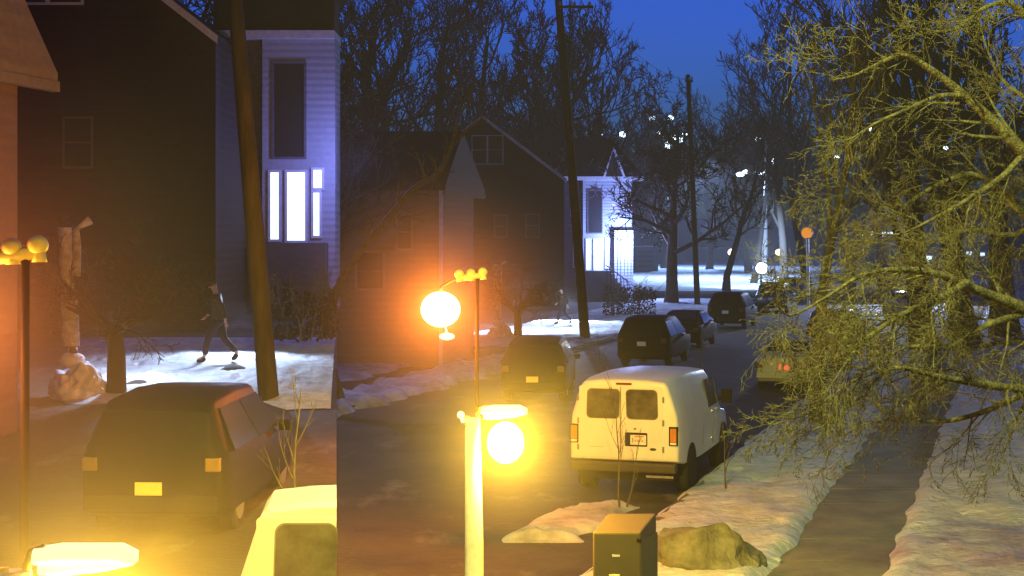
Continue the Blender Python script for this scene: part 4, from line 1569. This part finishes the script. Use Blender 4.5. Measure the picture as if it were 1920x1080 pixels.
            box(bm, sd * 1.0 - .05, sd * 1.0 + .06, 3.9, 3.94, 1.36, 1.4)
            obj("mirror", bevel(bm, .015), M_blk, root)
            bm = BM()
            ball(bm, (sd * .7, 5.29, .88), .12, 1.3, .3, .8, 2)
            obj("headlight", bm, M_chr, root)
        bm = BM()
        poly(bm, [(-.8, 4.25, 1.36), (.8, 4.25, 1.36), (.7, 3.86, 1.92), (-.7, 3.86, 1.92)], (0, .03, .02))
        obj("windscreen", bm, M_glass, root)
        bm = BM()
        box(bm, -.9, .9, 5.28, 5.42, .45, .66)
        obj("front_bumper", bevel(bm, .03), M_chr, root)
    else:
        wheel(root, -.86, 1.05, .37, -1, .22)
    LOCAL[0] = False
    return root


vc = street(-5.86, 28.5)
# right rear corner at vc; centre is one half-width further left
ax = Vector((math.cos(-STA), math.sin(-STA), 0))
pc = vc - ax * .97
van("white panel van with two rear door windows parked along the kerb", (pc.x, pc.y, 0), -STA)
pl = PL(1072, 865, 28.6)
van("cut-off rear corner of a white van at the bottom of the raised street", (pl.x + .95, pl.y, gl(0, pl.y) - .10), 0.0, xcut=(631 - 960) / F * pl.y - pl.x - .95)

# ------------------------------------------------------------------ cabinet, rock
Yc = 18.0
root = thing("utility_cabinet", "brown utility cabinet with sloped top at the bottom of the picture", "utility cabinet", (P(1170, 900, Yc).x, Yc, 0), 0)
f0, f1 = P(1111, 1000, Yc), P(1202, 1000, Yc)
zt0 = P(0, 998, Yc).z
zt1 = P(0, 962, Yc + .62).z
b1 = P(1231, 955, Yc + .62)
b0 = P(1140, 962, Yc + .62)
bm = BM()
hexa(bm, [(f0.x, Yc, 0), (f1.x, Yc, 0), (b1.x, Yc + .62, 0), (b0.x, Yc + .62, 0),
          (f0.x, Yc, zt0), (f1.x, Yc, zt0), (b1.x, Yc + .62, zt1), (b0.x, Yc + .62, zt1)])
obj("body", bevel(bm, .025, 3), M_cab, root)
bm = BM()
hexa(bm, [(f1.x + .006, Yc + .03, .05), (f1.x + .012, Yc + .03, .05), (b1.x + .008, Yc + .57, .05), (b1.x + .002, Yc + .57, .05),
          (f1.x + .006, Yc + .03, zt0 - .1), (f1.x + .012, Yc + .03, zt0 - .1), (b1.x + .008, Yc + .57, zt0 - .1), (b1.x + .002, Yc + .57, zt0 - .1)])
obj("side_door", bm, M_cabs, root)
bm = BM()
box(bm, f1.x - .05, f1.x + .004, Yc - .02, Yc + .005, P(0, 1015, Yc).z, P(0, 1010, Yc).z)
obj("latch", bm, M_blk, root)
bm = BM()
box(bm, P(1148, 0, Yc).x, P(1162, 0, Yc).x, Yc - .012, Yc + .002, P(0, 1044, Yc).z, P(0, 1040, Yc).z)
obj("name_tag", bm, M_trim, root)
bm = BM()
box(bm, P(1142, 0, Yc).x, P(1162, 0, Yc).x, Yc - .014, Yc + .002, P(0, 1082, Yc).z, P(0, 1077, Yc).z)
obj("name_tag", bm, M_plate, root)

bm = BM()
rk = [(-.7, 0, 0), (.78, -.1, 0), (.9, .5, 0), (-.7, .7, 0), (-.62, .15, .55), (-.1, .1, .66), (.22, .2, .73), (.45, .15, .5), (.72, .1, .2), (-.55, .5, .6), (.2, .6, .6), (.75, .5, .22), (0, -.25, .25), (-.5, -.2, .2), (.5, -.22, .15)]
for p in rk:
    bm.verts.new(p)
bmesh.ops.convex_hull(bm, input=bm.verts)
bmesh.ops.subdivide_edges(bm, edges=bm.edges[:], cuts=5, use_grid_fill=True)
bmesh.ops.triangulate(bm, faces=bm.faces[:])
for v in bm.verts:
    n1 = noise.noise(v.co * 2.1) * .12 + noise.noise(v.co * 5) * .05 + noise.noise(v.co * 11) * .025
    v.co += Vector((n1, noise.noise(v.co * 3 + Vector((5, 5, 5))) * .05, n1 * .7))
o = obj("boulder", bm, M_rock)
o.location = (P(1322, 0, 22.6).x, 22.2, -.02)
tag(o, "rough tan limestone boulder on the verge beside the brown cabinet", "boulder")
for (u, v, r_, lab) in ((1450, 1058, .09, "lump of snow on the sidewalk edge beside the boulder"), (1428, 1030, .1, "clod of snow at the corner of the snowy verge")):
    p = G(u, v)
    bm = BM()
    ball(bm, (p.x, p.y, .05), r_, 1.4, 1, .6, 2)
    for q in bm.verts:
        q.co += Vector((1, 1, 1)) * noise.noise(q.co * 9) * .03
    tag(obj("snow_lump", bm, M_snow, None, True), lab, "snow lump")

# ------------------------------------------------------------------ far street: fence, sign, masts, lights
bm = BM()
for k in range(74):
    u = 1188 + k * 3.2
    if 1385 < u < 1395:
        continue
    pbox(bm, P, u, u + 2.9, 466 + (k % 2) * .3, 493, 228, .06, .001 * (k % 3))
root = thing("board_fence", "long grey board fence beyond the bright snow lot", "fence", tuple(P(1300, 493, 228)))
obj("boards", bm, M_fence, root)
bm = BM()
pbox(bm, P, 1188, 1426, 463.5, 466, 228, .1, .04)
obj("rail", bm, M_trim, root)

# small pale sheds / house behind fence
root = thing("small_shed", "small dark shed with snow-covered rounded roof behind the fence", "shed", tuple(P(1335, 490, 236)))
bm = BM()
pbox(bm, P, 1318, 1350, 432, 492, 236, 3)
obj("wall", bm, M_h1, root)
bm = BM()
tube(bm, [P(1316, 436, 235.5), P(1326, 424, 235.5), P(1340, 424, 235.5), P(1352, 440, 235.5)], .45, 8)
obj("snowy_roof", bm, M_snow, root)
# dark low house behind the middle tree
root = thing("grey_house", "low grey house side behind the spreading street tree", "house", tuple(P(1210, 530, 150)))
bm = BM()
pbox(bm, P, 1192, 1234, 462, 512, 176, 5)
obj("wall", bm, M_h2g, root)
bm = BM()
for k in range(4):
    pbox(bm, P, 1196, 1226, 470 + k * 9, 474 + k * 9, 176, .05, .06)
obj("shutter_slats", bm, M_slate, root)

# round orange sign
root = thing("road_sign", "round orange sign on a tall white pole above the navy cars", "sign", tuple(G(1515, 575)))
Ys = 99.8
bm = BM()
tube(bm, [P(1516, 575, Ys), P(1514, 446, Ys)], .09, 8)
obj("pole", bm, M_white, root)
bm = BM()
disc(bm, P(1513, 437, Ys), .35, (0, 1, 0), 28, .05)
obj("sign_face", bm, M_orange, root)
bm = BM()
c = P(1513, 437, Ys)
t_ = [Vector((c.x + .36 * math.cos(a), c.y - .02, c.z + .36 * math.sin(a))) for a in [2 * math.pi * k / 24 for k in range(25)]]
tube(bm, t_, .025, 5)
obj("sign_rim", bm, M_trim, root)
# orange triangle sign at right
root = thing("warning_sign", "small orange triangular sign glimpsed through the twigs", "sign", tuple(G(1787, 560)))
Yt = G(1787, 560).y
bm = BM()
poly(bm, [P(1778, 462, Yt), P(1797, 460, Yt), P(1789, 446, Yt)], (0, .05, 0))
poly(bm, [P(1770, 466, Yt), P(1776, 466, Yt), P(1775, 457, Yt), P(1771, 457, Yt)], (0, .05, 0))
obj("sign_face", bm, M_orange2, root)
bm = BM()
tube(bm, [P(1787, 560, Yt) + Vector((0, .1, 0)), P(1787, 458, Yt) + Vector((0, .1, 0))], .05, 6)
obj("pole", bm, M_trim, root)

# tall lamp mast
Ym = 148
root = thing("lamp_mast", "tall blue-white lit lamp mast rising over the glaring floodlight", "lamp mast", tuple(G(1436, 528)))
bm = BM()
tube(bm, [P(1434, 527, Ym), P(1435, 400, Ym), P(1437, 248, Ym)], [.26, .19, .12], 10)
obj("mast", bm, M_white, root, True)
bm = BM()
tube(bm, [P(1437, 330, Ym), P(1412, 326, Ym)], .05, 6)
obj("arm", bm, M_white, root)
bm = BM()
pbox(bm, P, 1412, 1436, 322.5, 328, Ym, .5, .3)
obj("lamp_head", bevel(bm, .04), E_bl, root)
bm = BM()
ball(bm, P(1388, 327, Ym), .3, 1.3, .7, .7, 2)
ball(bm, P(1399, 322, Ym), .26, 1.2, .7, .7, 2)
obj("lamp_head", bm, E_bl, root, True)
root = thing("floodlight", "glaring blue-white floodlight low beside the snow lot", "floodlight", tuple(G(1428, 540)))
Yfl = 122
bm = BM()
ball(bm, P(1428, 503, Yfl), .42, 1, .6, 1, 3)
obj("lens", bm, globe_mat("flood_lens", (.55, .78, 1.0), 8), root, True)
bm = BM()
tube(bm, [P(1428, 550, Yfl) + Vector((0, .3, 0)), P(1428, 505, Yfl) + Vector((0, .3, 0))], .06, 6)
obj("stand", bm, M_blk, root)

G_sp = "small white lights on far masts"
for i, (u, v, Y, r_, m, lab) in enumerate([
        (1223, 222, 240, .42, E_bl, "left one of the twin white lights high above the pale house"),
        (1257, 221, 240, .42, E_bl, "right one of the twin white lights high above the pale house"),
        (1127, 252, 240, .36, E_bl, "white light left of the twin lights, behind the steep gable tip"),
        (1168, 252, 240, .5, E_bl, "oval white light just below and left of the twin lights"),
        (1236, 250, 240, .3, E_bl, "small white light directly under the twin lights"),
        (1253, 272, 235, .55, E_bl, "lowest light of the bright cluster beside the second utility pole"),
        (1264, 258, 235, .45, E_bl, "middle light of the bright cluster beside the second utility pole"),
        (1276, 262, 235, .4, E_bl, "right light of the bright cluster beside the second utility pole"),
        (1284, 252, 235, .35, E_bl, "light of the bright cluster just touching the second utility pole"),
        (1421, 261, 235, .36, E_bl, "single white light left of the tall lamp mast tip"),
        (1449, 283, 235, .4, E_bl, "bluish light right of the tall lamp mast, upper of two"),
        (1453, 301, 235, .5, E_bl, "bluish light right of the tall lamp mast, lower of two"),
        (1569, 296, 235, .36, E_bl, "faint white light below the long drooping limb tip"),
        (1632, 242, 200, .33, E_bl, "white light under the arching pale limb"),
        (1716, 322, 200, .4, E_bl, "bright white light deep in the twigs at upper right"),
        (1686, 340, 200, .36, E_bl, "white light below and left of the brightest one in the twigs"),
        (1773, 278, 200, .28, E_bl, "faint white light nearest the thick pale limb"),
        (1373, 473, 200, .5, E_wm, "yellow lamp beside the slender tree trunk at the fence"),
        (1461, 473, 200, .45, E_wm, "warm white lamp right of the tall lamp mast foot")]):
    p = P(u, v, Y)
    root = thing("distant_lamp", lab, "lamp", (p.x, p.y, 0), 0, G_sp)
    bm = BM()
    ball(bm, p, r_, 1.1, .8, .9, 2)
    obj("lamp_head", bm, m, root, True)
    bm = BM()
    tube(bm, [(p.x, p.y + .4, 0), (p.x, p.y + .4, p.z + .2)], .12, 6)
    obj("mast", bm, M_barkd, root)

# lit buildings behind the right-hand twigs
root = thing("flat_building", "low pale building with lit windows behind the twigs", "building", tuple(P(1650, 490, 205)))
bm = BM()
pbox(bm, P, 1600, 1720, 408, 494, 205, 8)
obj("wall", bm, M_h2g, root)
for (u0, u1, v0, v1) in ((1630, 1646, 434, 442), (1652, 1666, 435, 443), (1668, 1680, 435, 443), (1606, 1618, 430, 446), (1708, 1718, 471, 480)):
    bm = BM()
    pbox(bm, P, u0, u1, v0, v1, 205, .1, .08)
    obj("window", bm, M_lit, root)
root = thing("flat_building", "wide pale building at the right edge behind the twigs", "building", tuple(P(1800, 500, 190)))
bm = BM()
pbox(bm, P, 1730, 1880, 440, 500, 190, 8)
obj("wall", bm, M_h2, root)
for (u0, u1, v0, v1) in ((1734, 1748, 480, 490), (1768, 1778, 476, 490), (1790, 1800, 472, 478), (1812, 1822, 472, 478), (1838, 1846, 474, 480)):
    bm = BM()
    pbox(bm, P, u0, u1, v0, v1, 190, .1, .08)
    obj("window", bm, M_lit, root)

# ------------------------------------------------------------------ lamps of the place and unseen fill lights
BLUE = (.32, .45, 1.0)
spot("flood_light", P(1426, 480, Yfl + 3), P(1330, 520, 165), (.42, .6, 1.0), 14000, 100, .6, .3)
spot("flood_light_down", P(1428, 470, Yfl), P(1436, 440, 148), (.42, .62, 1.0), 12000, 50, .6, .3)
spot("lot_fill", P(1330, 300, 150), P(1330, 532, 149), (.34, .52, 1.0), 34000, 140, .4, .5)  # unseen spot added to brighten the far snow
spot("lot_fill_back", P(1300, 320, 190), P(1300, 505, 189), (.3, .48, 1.0), 22000, 140, .4, .5)  # second unseen spot, added for the back of the snow lot
point("porch_light", P(1177, 450, 106.3), BLUE, 2600, .15)
point("house_fill", P(1150, 380, 102), (.25, .25, 1.0), 700, .2)  # unseen point added to tint the facade blue
spot("yard_light", P(984, 528, 73), G(984, 625), (.5, .66, 1.0), 2600, 160, .5, .12)
spot("yard_light_back", P(1070, 560, 82), G(1050, 612), (.5, .66, 1.0), 3200, 160, .5, .12)
spot("right_yard_fill", P(1690, 400, 105), G(1680, 600), (.5, .62, 1.0), 16000, 110, .5, .3)  # unseen spot added to whiten the snow behind the twigs
spot("terrace_yard_light", PL(986, 560, 73), PL(986, 620, 73), (.5, .66, 1.0), 420, 160, .5, .08)
spot("terrace_yard_light_back", PL(1075, 560, 82), PL(1058, 618, 79), (.5, .66, 1.0), 520, 160, .5, .08)
point("terrace_house_fill", PL(1170, 440, 104), (.26, .3, 1.0), 420, .1)  # unseen point added to turn the nearer facade blue

# ------------------------------------------------------------------ haze added to give the lamps halos
bm = BM()
box(bm, -280, 380, -20, 620, -1, 46)
hz = obj("haze", bm, mat("x", (1, 1, 1)), None)
hz["kind"] = "stuff"
m = bpy.data.materials.new("halo_haze")
m.use_nodes = True
m.cycles.volume_sampling = 'EQUIANGULAR'
m.node_tree.nodes.clear()
ou = m.node_tree.nodes.new("ShaderNodeOutputMaterial")
pv = m.node_tree.nodes.new("ShaderNodeVolumePrincipled")
pv.inputs["Color"].default_value = (.95, .95, .95, 1)
pv.inputs["Density"].default_value = 0.0010
pv.inputs["Anisotropy"].default_value = 0.0
m.node_tree.links.new(pv.outputs[0], ou.inputs["Volume"])
hz.data.materials[0] = m
